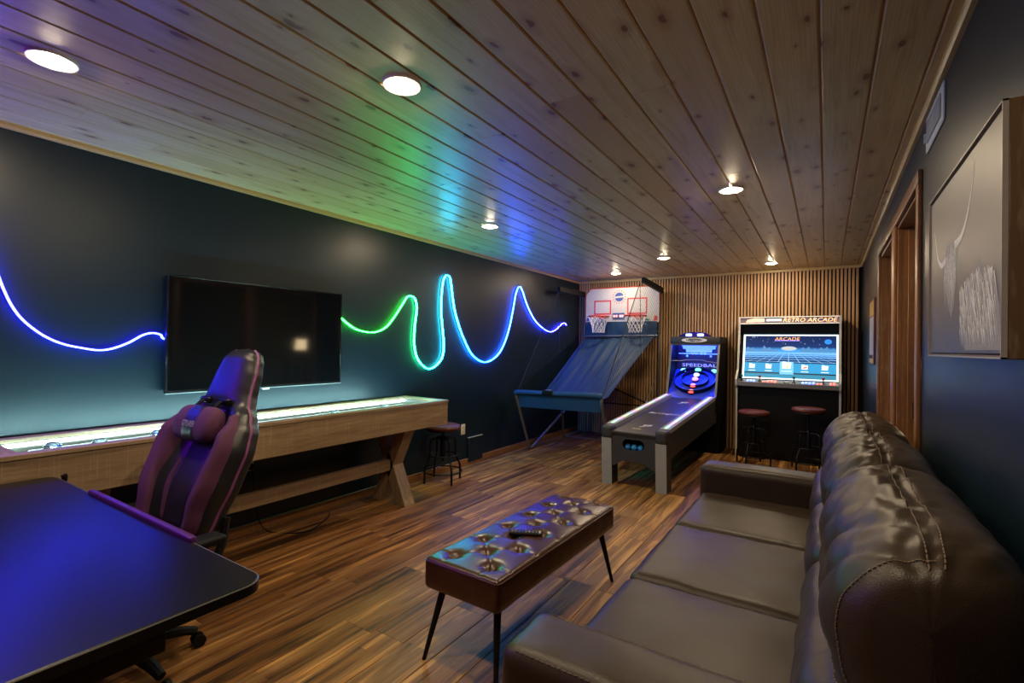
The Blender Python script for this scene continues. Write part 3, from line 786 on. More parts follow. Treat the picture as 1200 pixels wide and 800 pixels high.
MB().tube(ring, .0032, 6, closed=True).build('piping', 'bench', bn, world=False)
MB().box(-BW+.03, BW-.03, -BL+.03, BL-.03, BZ0-.012, BZ0+.01, .003, 1).build('frame', 'black', bn, world=False)
for sx in (-1, 1):
    for sy in (-1, 1):
        MB().tube([(sx*(BW-.055), sy*(BL-.075), BZ0-.005), (sx*(BW-.008), sy*(BL-.005), 0.0)], [.0165, .0085], 12).build('leg', 'black', bn, world=False)

# remote control on the bench
RZ = math.atan2(.067, .131)
rc = thing('remote_control', 'slim black remote control lying on the tufted bench', 'remote', (-1.20, 2.005, .4465), RZ)
MB().soft(-.078, .078, -.021, .021, 0, .016, .007, (16, 8, 4)).build('body', 'black', rc, world=False)
M['btn_pale'] = plain('pale_button', (.5, .5, .45), .5); M['btn_blue'] = plain('blue_button', (.02, .05, .35), .4); M['btn_grey'] = plain('grey_button', (.12, .12, .12), .5)
M['btn_red'] = plain('red_button', (.4, .03, .05), .5)
for i in range(9):
    for j in (-.010, 0, .010):
        mt = 'btn_red' if (i == 0 and j == .010) else 'btn_blue' if i in (2, 3) else 'btn_pale' if (i == 8 or (i == 5 and j == 0)) else 'btn_grey'
        MB().box(-.068+i*.0165, -.059+i*.0165, j-.0034, j+.0034, .0158, .0176, .0008, 1).build('button', mt, rc, world=False)

# ================================================================ DESK
def m_carbon():
    t = NT('carbon_fibre_desk_top'); p = t.pos()
    w1 = t.n('ShaderNodeTexWave', {'Vector': p, 'Scale': 55, 'Distortion': 0}, wave_type='BANDS', bands_direction='DIAGONAL').outputs[1]
    ck = t.n('ShaderNodeTexChecker', {'Vector': p, 'Scale': 230}).outputs[1]
    c = t.mix(ck, (.004, .004, .0045), (.009, .009, .010))
    t.bump(t.math('ADD', ck, w1), .006, .001)
    return t.P(color=c, rough=t.math('ADD', t.math('MULTIPLY', ck, .03), .29), spec=.24)
M['carbon'] = m_carbon()
M['desk_edge'] = plain('desk_edge_band', (.10, .10, .095), .45); M['purple_plastic'] = plain('purple_plastic', (.060, .008, .10), .4)
DX0, DX1, DY0, DY1, DZ = -2.82, -1.185, .02, .712, .75
dk = thing('gaming_desk', 'black carbon-look gaming desk with rounded corner in the left foreground', 'desk', ((DX0+DX1)/2, (DY0+DY1)/2, 0))
def rrect(x0, x1, y0, y1, r, n=8):
    out = []
    for cx_, cy_, a0 in ((x1-r, y1-r, 0), (x0+r, y1-r, PI/2), (x0+r, y0+r, PI), (x1-r, y0+r, 1.5*PI)):
        for j in range(n+1): a = a0+j*PI/2/n; out.append((cx_+r*math.cos(a), cy_+r*math.sin(a)))
    return out
pol = rrect(DX0, DX1, DY0, DY1, .055)
b = MB(); vs = []; N = len(pol)
def ins(k):
    return [(max(DX0+k, min(DX1-k, x)), max(DY0+k, min(DY1-k, y))) for x, y in rrect(DX0+k, DX1-k, DY0+k, DY1-k, .055-k)]
lv = [(0, DZ-.028), (0, DZ-.004), (.004, DZ)]
for k, z in lv: vs += [(x, y, z) for x, y in ins(k)]
fs = [tuple(range(N-1, -1, -1)), tuple(2*N+i for i in range(N))]
for l in range(2): fs += [(l*N+i, l*N+(i+1) % N, (l+1)*N+(i+1) % N, (l+1)*N+i) for i in range(N)]
b.add(vs, fs).build('desk_top', 'carbon', dk)
MB().tube([(x, y, DZ-.0035) for x, y in rrect(DX0+.001, DX1-.001, DY0+.001, DY1-.001, .054)], .0022, 5, closed=True).build('edge_band', 'desk_edge', dk)
MB().soft(-2.39, -1.57, DY1-.012, DY1+.012, DZ-.024, DZ+.016, .009, (20, 5, 5)).build('purple_edge_bar', 'purple_plastic', dk)
for lx in (DX0+.12, DX1-.3):
    MB().box(lx-.04, lx+.04, .30, .42, .05, DZ-.09, .006).build('leg', 'black_metal', dk)
    MB().box(lx-.04, lx+.04, .06, .66, 0, .05, .010).build('foot', 'black_metal', dk)
    MB().box(lx-.05, lx+.05, .08, .64, DZ-.09, DZ-.029, .006).build('top_bracket', 'black_metal', dk)
MB().box(DX0+.12, DX1-.3, .33, .39, DZ-.085, DZ-.035, .004).build('crossbar', 'black_metal', dk)
MB().box(-1.62, -1.36, .20, .56, DZ-.17, DZ-.092, .006).build('drawer_box', 'black', dk)
MB().tube([(-2.785, DY1-.004, DZ-.034), (-2.785, DY1+.020, DZ-.03), (-2.785, DY1+.026, DZ-.008), (-2.785, DY1+.022, DZ+.004)], .011, 8, smooth=4).build('headset_hook', 'black', dk)

# ================================================================ GAMING CHAIR (faces -Y locally)
CH = thing('gaming_chair', 'purple and black gaming chair with head pillow behind the desk', 'chair', (-2.37, .845, 0), .05)
M['chair_black'] = m_leather('black_chair_leather', (.010, .010, .012), (.018, .017, .019), .36, 1.2, .2)
M['chair_purple'] = plain('purple_chair_fabric', (.080, .018, .060), .8, var=.15, vs=300, bump=.2, bs=900)
M['chair_piping'] = plain('purple_piping', (.20, .055, .17), .55)
REC = math.radians(20.5); BB = Vector((0, .17, .50)); AU = Vector((0, math.sin(REC), math.cos(REC))); AN = Vector((0, -math.cos(REC), math.sin(REC)))
HW = [(0, .225), (.10, .245), (.25, .275), (.38, .288), (.47, .272), (.53, .232), (.585, .185), (.64, .166), (.72, .156), (.79, .138), (.83, .112), (.852, .075), (.865, .0)]
STOP = .865
def hwf(s): return sinterp(HW, s)
def front(u, s):
    a = abs(u); d = .030
    if s < .6:
        k = sinterp([(0, .7), (.2, 1), (.42, 1), (.52, .55), (.6, 0)], s)
        d += k*.085*sinterp([(0, 0), (.42, .05), (.72, .85), (.86, 1), (1, .55)], a)
    hk = sinterp([(.52, 0), (.62, 1), (.8, 1), (.865, 0)], s)
    d += hk*.028*(1-a**3)
    # lumbar curve
    d += .025*math.exp(-((s-.2)/.14)**2)*(1-a*a)
    return d
def cp(u, s, d): return BB + AU*s + AN*d + Vector((u*hwf(s), 0, 0))
def shell(i, j):
    # j around section, i along the height
    s = STOP*(1-(1-i)**1.6) if False else STOP*math.sin(i*PI/2)**.9
    ang = j*2*PI
    c_, s_ = math.cos(ang), math.sin(ang)
    u = math.copysign(abs(c_)**.55, c_)
    if s_ >= 0: d = front(u, s)*(abs(s_)**.35) if abs(s_) > 1e-6 else 0.0
    else: d = -.055*(abs(s_)**.45)*sinterp([(0, .8), (.3, 1), (.6, .9), (.865, .55)], s)
    e = sinterp([(.0, 0), (.03, 1), (.84, 1), (.865, .25)], s)
    return cp(u, s, d*e)
MB().grid(lambda i, j: shell(i, j), 60, 56).build('back_shell', 'chair_black', CH, world=False, angle=80)
def patch(u0, u1, s0, s1, off=.004, nu=10, ns=30, edge=.006, uf=None):
    def fn(i, j):
        s = s0+(s1-s0)*i; a, b2 = (uf(s) if uf else (u0, u1)); u = a+(b2-a)*j
        e = min(i, 1-i)*ns; f = min(j, 1-j)*nu
        o = off if (e > .5 and f > .5) else -edge
        p = .006*(1-(2*j-1)**2)
        return cp(u, s, front(u, s)*sinterp([(.0, .5), (.03, 1), (1, 1)], s)+o+(p if o > 0 else 0))
    return MB().grid(fn, ns, nu)
for sg in (-1, 1):
    def uf(s, sg=sg):
        inner = sinterp([(0, .62), (.2, .60), (.4, .52), (.53, .72)], s); outer = sinterp([(0, .97), (.4, .97), (.53, .93)], s)
        return (sg*inner, sg*outer)
    patch(0, 0, .03, .535, uf=uf).build('side_bolster', 'chair_purple', CH, world=False, angle=70)
    def uf2(s, sg=sg):
        return (sg*.40, sg*(.40+.10*math.sin(min(1, s/.34)*PI)))
    patch(0, 0, .04, .32, .004, 4, 20, uf=uf2).build('inner_stripe', 'chair_purple', CH, world=False, angle=70)
    pts = [cp(sg*1.0, STOP*k/40*.985, .0)+AN*.012 for k in range(1, 41)]
    MB().tube(pts, .006, 6).build('piping', 'chair_piping', CH, world=False)
patch(-.36, .36, .03, .56, .003, 10, 30).build('centre_panel', 'chair_black', CH, world=False, angle=70)
for sg in (-1, 1):   # harness openings under the headrest
    c0 = cp(sg*.42, .585, .062)
    MB().soft(-.038, .038, -.012, .012, -.016, .016, .011, (8, 4, 6)).build('harness_grommet', 'black_gloss', CH, world=False).location = c0
# pillow
PC = .47
def pillow(i, j):
    a = (i-.5)*2; ang = j*2*PI
    k = (1-abs(a)**5)**.4 if abs(a) < 1 else 0
    w_ = a*(.155+.02*math.cos(ang)**2*0)
    hgt = .088*(1-.10*(1-a*a))
    s = PC + math.sin(ang)*hgt*k
    d = .095 + (math.copysign(abs(math.cos(ang))**.8, math.cos(ang)))*.052*k*(1-.18*(1-a*a))
    return BB + AU*s + AN*d + Vector((w_, 0, 0))
pl = MB().grid(pillow, 36, 32).build('head_pillow', 'chair_purple', CH, world=False, angle=80)
def pstrap(i, j):
    a = -.34+.68*i; ang = j*2*PI; p = Vector(pillow((a+1)/2, j)); c0 = BB+AU*PC+AN*.095+Vector((p.x, 0, 0))
    return c0+(p-c0)*(1.035 if 0 < i < 1 else .97)
MB().grid(pstrap, 8, 40).build('pillow_band', 'chair_black', pl, world=False, angle=80)
M['logo_white'] = plain('stitched_white', (.55, .5, .5), .6)
def onp(x, y):
    ang = (y-.008)/.06; j = ang/(2*PI); a = x/.155
    p = Vector(pillow((a+1)/2, j % 1)); c0 = BB+AU*PC+AN*.095+Vector((p.x, 0, 0)); return tuple(c0+(p-c0)*1.055)
text('stitched_letters', 'GTPLAYER', .026, 'logo_white', pl, onp, world=False, width=.098)
for sx in (-.075, .075):
    MB().tube([BB+AU*.54+AN*.10+Vector((sx, 0, 0)), BB+AU*.58+AN*.075+Vector((sx*.95, 0, 0)), BB+AU*.592+AN*.03+Vector((sx*.9, 0, 0))], .008, 6, smooth=4).build('strap', 'black', CH, world=False)
# lumbar / seat / arms / base
def sdisp(p, n): return .003*noise.noise(p*12)
MB().soft(-.20, .20, -.30, .20, .40, .505, .04, (16, 18, 8), (0, .005, .012), sdisp).build('seat', 'chair_black', CH, world=False)
for sg in (-1, 1):
    MB().soft(sg*.235-.055, sg*.235+.055, -.30, .17, .405, .53, .045, (8, 18, 8), (0, 0, .01)).build('seat_bolster', 'chair_purple', CH, world=False)
    ax = sg*.335
    MB().soft(ax-.045, ax+.045, -.10, .17, .545, .578, .014, (8, 16, 5), (0, 0, .004)).build('armrest_pad', 'black', CH, world=False)
    MB().box(ax-.02, ax+.02, -.01, .06, .40, .546, .008).build('armrest_post', 'black_metal', CH, world=False)
    MB().box(min(ax, sg*.12)-.01, max(ax, sg*.12)+.01, -.005, .055, .375, .40, .006).build('armrest_bracket', 'black_metal', CH, world=False)
    MB().tube([(sg*.262, .12, .44), (sg*.262, .20, .47), (sg*.25, .235, .60)], .018, 8, smooth=4).build('recline_bracket', 'black_metal', CH, world=False)
MB().lathe([(.045, .07), (.045, .2), (.025, .21), (.025, .375)], (0, -.03, 0), 20).build('gas_lift', 'black_metal', CH, world=False)
MB().box(-.12, .12, -.15, .1, .37, .402, .008).build('tilt_plate', 'black_metal', CH, world=False)
for k in range(5):
    a = k*2*PI/5+.1; c_, s_ = math.cos(a), math.sin(a)
    MB().tube([(.03*c_, -.03+.03*s_, .11), (.18*c_, -.03+.18*s_, .095), (.26*c_, -.03+.26*s_, .07)], [.026, .018], 8, smooth=3).build('base_spoke', 'black', CH, world=False)
    cs = MB()
    for dd in (-.016, .016):
        ox, oy = -s_*dd, c_*dd; rr_ = .026
        cs.tube([(.27*c_+ox-s_*-.008, -.03+.27*s_+oy+c_*-.008, rr_), (.27*c_+ox-s_*.008, -.03+.27*s_+oy+c_*.008, rr_)], rr_, 16)
    cs.build('castor', 'black', CH, world=False)

# ================================================================ ARCADE CABINET
AX0, AX1 = -.97, .145
ar = thing('arcade_cabinet', 'wide black arcade cabinet with glowing screen against the slatted wall', 'arcade machine', ((AX0+AX1)/2, 6.95, 0))
prof = [(6.80, 0), (6.785, .86), (6.735, .90), (6.725, .975), (6.75, 1.0), (6.87, 1.09), (6.975, 1.60), (6.975, 1.775), (7.2, 1.775), (7.2, 0)]
for xa, xb in ((AX0, AX0+.02), (AX1-.02, AX1)):
    MB().prism(prof, xa, xb, lambda a, b_, d: (d, a, b_)).build('side_panel', 'black', ar, smooth=False)
    b = MB(); fr = prof[:8]
    for (a0, z0), (a1, z1) in zip(fr, fr[1:]):
        dx, dz = a1-a0, z1-z0; L = math.hypot(dx, dz); nx, nz = -abs(dz)/L if True else 0, (dx/L)
        b.add([(xa-.001, a0, z0), (xb+.001, a0, z0), (xb+.001, a1, z1), (xa-.001, a1, z1), (xa-.001, a0-.007, z0), (xb+.001, a0-.007, z0), (xb+.001, a1-.007, z1), (xa-.001, a1-.007, z1)],
              [(4, 5, 6, 7), (0, 4, 7, 3), (1, 2, 6, 5), (0, 1, 5, 4), (3, 7, 6, 2), (0, 3, 2, 1)])
    b.build('edge_moulding', 'white_trim', ar, smooth=False)
IX0, IX1 = AX0+.02, AX1-.02
MB().box(IX0, IX1, 6.815, 6.835, 0, .875).build('front_panel', 'black', ar, smooth=False)
MB().box(IX0, IX1, 7.17, 7.19, 0, 1.77).build('back_panel', 'black', ar, smooth=False)
MB().box(IX0, IX1, 6.98, 7.17, 1.755, 1.77).build('top_panel', 'black', ar, smooth=False)
M['lip'] = plain('grey_control_lip', (.23, .22, .21), .4, .3)
MB().prism([(6.735, .895), (6.735, .945), (6.875, .975), (6.875, .93), (6.835, .875)], IX0, IX1, lambda a, b_, d: (d, a, b_)).build('control_panel', 'lip', ar, smooth=False)
# marquee
def m_marq():
    t = NT('marquee_print'); p = t.pos((5, 5, 24))
    n1 = t.noise(p, 1.2, 3, .5, .5)
    c = t.ramp(n1, [(.3, (.02, .015, .05)), (.45, (.05, .03, .13)), (.56, (.22, .08, .03)), (.66, (.06, .05, .20)), (.85, (.4, .3, .25))])
    return t.P(color=(.1, .1, .1), emit=c, es=1.0, rough=.2)
M['marquee'] = m_marq(); M['mq_edge'] = emis('marquee_edge', (.85, .75, .55), .8)
M['mq_orange'] = emis('marquee_orange', (1, .42, .06), 1.5); M['mq_white'] = emis('marquee_white', (.9, .85, .75), 1.1); M['mq_brown'] = emis('marquee_amber', (.75, .22, .03), 1.0)
mq = MB().box(IX0, IX1, 6.985, 7.0, 1.685, 1.765).build('marquee', 'marquee', ar, smooth=False)
for z in (1.682, 1.762): MB().box(IX0, IX1, 6.978, 6.99, z, z+.008).build('marquee_edge', 'mq_edge', mq, smooth=False)
def mqp(x0, z0): return lambda x, y: (x0+x, 6.983, z0+y)
text('marquee_lettering', 'RETRO ARCADE', .070, 'mq_orange', mq, mqp(-.185, 1.724), shear=.25, width=.57)
MB().box(IX0+.30, IX0+.47, 6.9832, 6.985, 1.715, 1.742).build('marquee_block', 'mq_white', mq, smooth=False)
MB().add([(IX0+.06, 6.983, 1.70), (IX0+.28, 6.983, 1.705), (IX0+.28, 6.983, 1.75), (IX0+.17, 6.983, 1.755), (IX0+.08, 6.983, 1.735)], [(0, 1, 2, 3, 4)]).build('marquee_emblem', 'mq_brown', mq, smooth=False)
MB().prism([(6.985, 1.682), (6.975, 1.672), (7.055, 1.535), (7.07, 1.54)], IX0, IX1, lambda a, b_, d: (d, a, b_)).build('speaker_panel', 'black', ar, smooth=False)
# screen
S0, S1 = Vector((0, 6.895, .985)), Vector((0, 7.045, 1.545))
SV = (S1-S0); SN = Vector((0, -SV.z, SV.y)).normalized()
BX0, BX1 = IX0+.035, IX1-.004
M['bezel_glow'] = emis('lit_white_bezel', (.62, .92, 1), 1.25)
def sp(x, v, d=0): p = S0+SV*v+SN*d; return (x, p.y, p.z)
def spoly(b, pts, d):  # pts (u,v)
    n0 = len(pts); b.add([sp(BX0+.022+(BX1-BX0-.044)*u, .03+.94*v, d) for u, v in pts], [tuple(range(n0))]); return b
MB().add([sp(IX0, 0, 0), sp(IX1, 0, 0), sp(IX1, 1, 0), sp(IX0, 1, 0), sp(IX0, 0, -.02), sp(IX1, 0, -.02), sp(IX1, 1, -.02), sp(IX0, 1, -.02)],
         [(0, 1, 2, 3), (7, 6, 5, 4), (0, 4, 5, 1), (2, 6, 7, 3), (1, 5, 6, 2), (0, 3, 7, 4)]).build('screen_surround', 'black', ar, smooth=False)
for (xa, xb, va, vb) in ((BX0, BX1, 0, .03), (BX0, BX1, .97, 1), (BX0, BX0+.022, .03, .97), (BX1-.022, BX1, .03, .97)):
    MB().add([sp(xa, va, .002), sp(xb, va, .002), sp(xb, vb, .002), sp(xa, vb, .002), sp(xa, va, 0), sp(xb, va, 0), sp(xb, vb, 0), sp(xa, vb, 0)],
             [(0, 1, 2, 3), (0, 4, 5, 1), (2, 6, 7, 3), (1, 5, 6, 2), (0, 3, 7, 4)]).build('lit_bezel', 'bezel_glow', ar, smooth=False)
def m_screen():
    t = NT('screen_picture')
    z = t.n('ShaderNodeSeparateXYZ', {0: t.n('ShaderNodeNewGeometry').outputs['Position']}).outputs[2]
    f = t.math('DIVIDE', t.math('SUBTRACT', z, S0.z), SV.z)
    c = t.ramp(f, [(0, (.01, .08, .16)), (.34, (.005, .02, .06)), (.45, (.01, .06, .20)), (.60, (.06, .32, .75)), (.66, (.05, .25, .6)), (.72, (.008, .03, .13)), (1, (.004, .012, .06))])
    return t.P(color=(.01, .01, .01), emit=c, es=1.3, rough=.12)
M['screen'] = m_screen()
scr = spoly(MB(), [(0, 0), (1, 0), (1, 1), (0, 1)], .001).build('screen', 'screen', ar, smooth=False)
EM = lambda nm, c, s_: M.__setitem__(nm, emis('screen_'+nm, c, s_, (.02, .02, .02)))
EM('s_line', (.35, .65, 1), 1.3); EM('s_mt', (.07, .26, .55), 1.0); EM('s_mt2', (.02, .07, .2), 1.0); EM('s_band', (.02, .30, .58), 1.2); EM('s_sel', (.16, .5, .85), 1.3)
EM('s_folder', (.75, .85, .85), 1.3); EM('s_planet', (.01, .22, .75), 1.2); EM('s_star', (.8, .9, 1), 1.2); EM('s_txt', (1, .42, .1), 1.4); EM('s_txt2', (.25, .2, 1), 1.4)
EM('s_yel', (.9, .75, .05), 1.2); EM('s_red', (.9, .08, .05), 1.2); EM('s_haze', (.55, .6, .62), 1.0); EM('s_dark', (.004, .012, .03), 1.0); EM('s_teal', (.03, .25, .38), 1.1)
b = MB()
for k in range(-14, 15):
    u0 = .5+k*.038; u1 = .5+k*.12
    a0, a1 = (u0, .62), (u1, .37)
    if u1 < 0 or u1 > 1:
        tt_ = (((0 if u1 < 0 else 1)-u0)/(u1-u0)); a1 = (0 if u1 < 0 else 1, .62+(.37-.62)*tt_)
    if 0 <= u0 <= 1: spoly(b, [(a0[0]-.001, a0[1]), (a0[0]+.001, a0[1]), (a1[0]+.003, a1[1]), (a1[0]-.003, a1[1])], .0014)
for v in (.60, .575, .54, .495, .44, .385): spoly(b, [(0, v-.003), (1, v-.003), (1, v+.003), (0, v+.003)], .0014)
b.build('screen_grid', 's_line', scr, smooth=False)
rr = random.Random(4)
for side in (0, 1):
    pts = [(side*.62+.0, .62)]; 
    for i in range(13): pts.append((side*.62+i*.38/12, .66+(.10 if i % 2 else .0)*rr.uniform(.4, 1)+.03*math.sin(i)))
    pts.append((side*.62+.38, .62)); pts = [(min(1, u), v) for u, v in pts]
    spoly(MB(), pts[::-1], .0013).build('screen_mountains', 's_mt', scr, smooth=False)
b = MB()
for k in range(26):
    u, v = rr.uniform(.02, .98), rr.uniform(.8, .98); d = rr.choice((.0015, .002, .003)); spoly(b, [(u-d, v-d*2), (u+d, v-d*2), (u+d, v+d*2), (u-d, v+d*2)], .0014)
b.build('screen_stars', 's_star', scr, smooth=False)
spoly(MB(), [(.915+.038*math.cos(a*PI/12), .865+.058*math.sin(a*PI/12)) for a in range(24)], .0016).build('screen_planet', 's_planet', scr, smooth=False)
spoly(MB(), [(.5+.085*math.cos(a*PI/12), .70+.05*math.sin(a*PI/12)) for a in range(24)], .0016).build('screen_haze', 's_haze', scr, smooth=False)
spoly(MB(), [(0, .128), (1, .128), (1, .353), (0, .353)], .0015).build('screen_band', 's_band', scr, smooth=False)
spoly(MB(), [(0, .0), (1, .0), (1, .10), (0, .10)], .0015).build('screen_footer', 's_teal', scr, smooth=False)
spoly(MB(), [(0, .10), (1, .10), (1, .128), (0, .128)], .0016).build('screen_rule', 's_dark', scr, smooth=False)
spoly(MB(), [(.405, .09), (.555, .09), (.555, .385), (.405, .385)], .0017).build('screen_selection', 's_sel', scr, smooth=False)
for k, u in enumerate((.09, .28, .48, .675, .885)):
    g = 1.45 if k == 2 else 1.0; v0 = .215 if k != 2 else .225
    f = spoly(MB(), [(u-.034*g, v0), (u+.030*g, v0), (u+.036*g, v0+.10*g), (u+.0*g, v0+.10*g), (u-.008*g, v0+.115*g), (u-.034*g, v0+.115*g)], .0020).build('screen_folder', 's_folder', scr, smooth=False)
    spoly(MB(), [(u-.040*g, .155), (u+.040*g, .155), (u+.040*g, .172), (u-.040*g, .172)], .0021).build('screen_caption', 's_folder', scr, smooth=False)
spoly(MB(), [(.470, .25), (.502, .25), (.49, .31)], .0024).build('screen_mark', 's_yel', scr, smooth=False)
spoly(MB(), [(.655, .235), (.70, .255), (.695, .285), (.66, .262)], .0024).build('screen_mark', 's_red', scr, smooth=False)
spoly(MB(), [(.02, .045), (.40, .045), (.40, .06), (.02, .06)], .0022).build('screen_caption', 's_band', scr, smooth=False)
spoly(MB(), [(.32, .02), (.60, .02), (.60, .033), (.32, .033)], .0022).build('screen_caption', 's_band', scr, smooth=False)
uw = (BX1-BX0-.044)
def stx(x, y): return sp(BX0+.022+uw*.477+x, .03+.94*.925+y/SV.length, .0022)
text('screen_title', 'ARCADE', .062, 's_txt', scr, stx, shear=.1, width=.275)
def stx2(x, y): return sp(BX0+.022+uw*.477+x, .03+.94*.885+y/SV.length, .0020)
MB().add([stx2(-.135, -.004), stx2(.137, -.004), stx2(.137, .006), stx2(-.135, .006)], [(0, 1, 2, 3)]).build('screen_title_shadow', 's_txt2', scr, smooth=False)
# controls
M['glow_blue'] = emis('lit_blue_button', (.06, .16, 1), 3.0); M['glow_red'] = emis('lit_red_button', (1, .05, .03), 2.2); M['glow_green'] = plain('green_knob', (.02, .16, .06), .4)
def ctrl(x, y): return Vector((x, y, .945+(y-6.735)*.2143))
def joystick(x, mt):
    p = ctrl(x, 6.80)
    j = MB().lathe([(.022, p.z), (.022, p.z+.004), (.006, p.z+.008), (.005, p.z+.045)], (x, 6.80, 0), 12).build('joystick', 'black', ar)
    MB().lathe([(.004, p.z+.040), (.014, p.z+.048), (.017, p.z+.058), (.013, p.z+.070), (.003, p.z+.075)], (x, 6.80, 0), 14).build('ball_top', mt, j)
M['knob_teal'] = plain('teal_knob', (.01, .14, .20), .3); M['knob_red'] = plain('red_knob', (.4, .02, .03), .3)
for x, mt in ((-.905, 'knob_teal'), (-.70, 'knob_red'), (-.33, 'knob_teal'), (-.03, 'knob_red')): joystick(x, mt)
def buttons(x0, mt, n=3, rows=2):
    for i in range(n):
        for r in range(rows):
            p = ctrl(x0+i*.036, 6.775+r*.042+.008*(i % 2))
            MB().lathe([(.014, p.z-.002), (.014, p.z+.006), (.011, p.z+.010), (.002, p.z+.011)], (p.x, p.y, 0), 12).build('button', mt, ar)
buttons(-.835, 'glow_blue'); buttons(-.655, 'glow_red', 2, 1); buttons(-.60, 'glow_red'); buttons(-.43, 'glow_green', 1, 1); buttons(-.235, 'glow_blue', 4); buttons(-.085, 'glow_red', 2, 1); buttons(.045, 'glow_red', 2)
p = ctrl(-.40, 6.78); MB().soft(-.425, -.375, 6.76, 6.80, p.z-.003, p.z+.012, .006, (6, 6, 3)).build('trackball_plate', 'white_trim', ar)
M['side_red'] = plain('red_side_button', (.35, .02, .03), .4)
MB().lathe([(.018, 0), (.018, .012), (.012, .016)], (AX1, 6.86, .58), 14, axis='X').build('side_button', 'side_red', ar)

# ================================================================ ALLEY BOWLING MACHINE (local y runs towards the back wall)
sk = thing('alley_bowling_machine', 'black and grey alley bowling machine with glowing rails and blue target', 'arcade machine', (-1.547, 4.57, 0), -.033)
def kb(name, mat, b, par=None, **kw): return b.build(name, mat, par or sk, world=False, **kw)
RS = .087
def zt(y, z): return z+RS*max(0, y)
YE = 1.95
for sg in (-1, 1):
    a, b_ = sorted((sg*.218, sg*.320))
    lg = kb('leg', 'charcoal', MB().prism([(-.020, .46), (.14, .46), (.17, 0), (.012, 0)], a+.004, b_-.004, lambda p, q, d: (d, p, q)), smooth=False)
    kb('leg_face', 'grey_leg', MB().add([(a, -.024, .46), (b_, -.024, .46), (b_-sg*0, .006, 0), (a, .006, 0), (a, -.014, .46), (b_, -.014, .46), (b_, .016, 0), (a, .016, 0)],
        [(0, 1, 2, 3), (7, 6, 5, 4), (0, 4, 5, 1), (1, 5, 6, 2), (2, 6, 7, 3), (3, 7, 4, 0)]), lg, smooth=False)
    kb('corner_cap', 'charcoal', MB().soft(a-.006, b_+.006, -.034, .11, .452, .585, .035, (8, 10, 8)))
    kb('side_rail', 'grey_leg', MB().prism([(.09, zt(.09, .535)), (.09, zt(.09, .578)), (YE, zt(YE, .578)), (YE, zt(YE, .535))], sg*.225, sg*.318, lambda p, q, d: (d, p, q)), smooth=False)
    kb('rail_light', 'rainbow', MB().prism([(.11, zt(.11, .5785)), (.11, zt(.11, .582)), (YE-.03, zt(YE-.03, .582)), (YE-.03, zt(YE-.03, .5785))], sg*.256, sg*.286, lambda p, q, d: (d, p, q)), smooth=False)
    kb('side_panel', 'charcoal', MB().prism([(.08, .30), (.08, zt(.08, .535)), (YE+.1, zt(YE+.1, .535)), (YE+.1, .42)], sg*.285, sg*.312, lambda p, q, d: (d, p, q)), smooth=False)
M['lane'] = plain('black_lane', (.022, .021, .020), .38, bump=.1)
lane = kb('lane', 'lane', MB().prism([(-.02, .505), (-.026, .525), (-.015, .534), (.04, .537), (YE+.02, zt(YE+.02, .537)), (YE+.02, zt(YE+.02, .50))], -.225, .225, lambda p, q, d: (d, p, q)), smooth=False)
# front panel with ball opening
hole = []
for j in range(24):
    a = 2*PI*j/24; cxx = .058 if math.cos(a) >= 0 else -.058; hole.append((cxx+.052*math.cos(a), .415+.052*math.sin(a)))
outer = [(.218, .505), (-.218, .505), (-.218, .20), (-.19, .20), (-.10, .255), (.10, .255), (.19, .20), (.218, .20)]
def raycast(o, d, poly):
    best = None
    for (x1, y1), (x2, y2) in zip(poly, poly[1:]+poly[:1]):
        ex, ey = x2-x1, y2-y1; den = d[0]*ey-d[1]*ex
        if abs(den) < 1e-9: continue
        tt_ = ((x1-o[0])*ey-(y1-o[1])*ex)/den; ss = ((x1-o[0])*d[1]-(y1-o[1])*d[0])/den
        if tt_ > 0 and -1e-6 <= ss <= 1+1e-6: best = tt_ if best is None else min(best, tt_)
    return (o[0]+d[0]*best, o[1]+d[1]*best)
vs = []; fs = []
angs = sorted(set([math.atan2(q-.415, p) for p, q in hole]+[math.atan2(q-.415, p) for p, q in outer]))
n = len(angs)
for yy in (-.008, .010):
    for a in angs:
        d = (math.cos(a), math.sin(a)); h_ = raycast((0, .415), d, hole); o_ = raycast((0, .415), d, outer)
        vs += [(h_[0], yy, h_[1]), (o_[0], yy, o_[1])]
for i in range(n):
    j = (i+1) % n; m2 = 2*n
    fs += [(2*i, 2*j, 2*j+1, 2*i+1), (m2+2*i, m2+2*i+1, m2+2*j+1, m2+2*j), (2*i, m2+2*i, m2+2*j, 2*j), (2*i+1, 2*j+1, m2+2*j+1, m2+2*i+1)]
kb('front_panel', 'charcoal', MB().add(vs, fs), smooth=False)
kb('ball_tray', 'black', MB().box(-.16, .16, .010, .20, .345, .352).box(-.16, .16, .20, .21, .345, .50).box(-.17, -.16, .01, .21, .345, .50).box(.16, .17, .01, .21, .345, .50), smooth=False)
M['ball_blue'] = plain('blue_ball', (.03, .26, .62), .45)
c_, s_ = math.cos(-.033), math.sin(-.033)
for k, lab in enumerate(('blue ball at the left in the ball return opening', 'blue ball in the middle of the ball return opening', 'blue ball at the right in the ball return opening')):
    lx, ly = -.072+k*.064, .05
    o = MB().lathe([(.031*math.sin(PI*i/12)+1e-4, -.031*math.cos(PI*i/12)) for i in range(13)], (0, 0, 0), 20).build('game_ball', 'ball_blue')
    o.location = (-1.547+lx*c_-ly*s_, 4.57+lx*s_+ly*c_, .352+.031); tag(o, lab, 'ball', 'balls in the ball return')
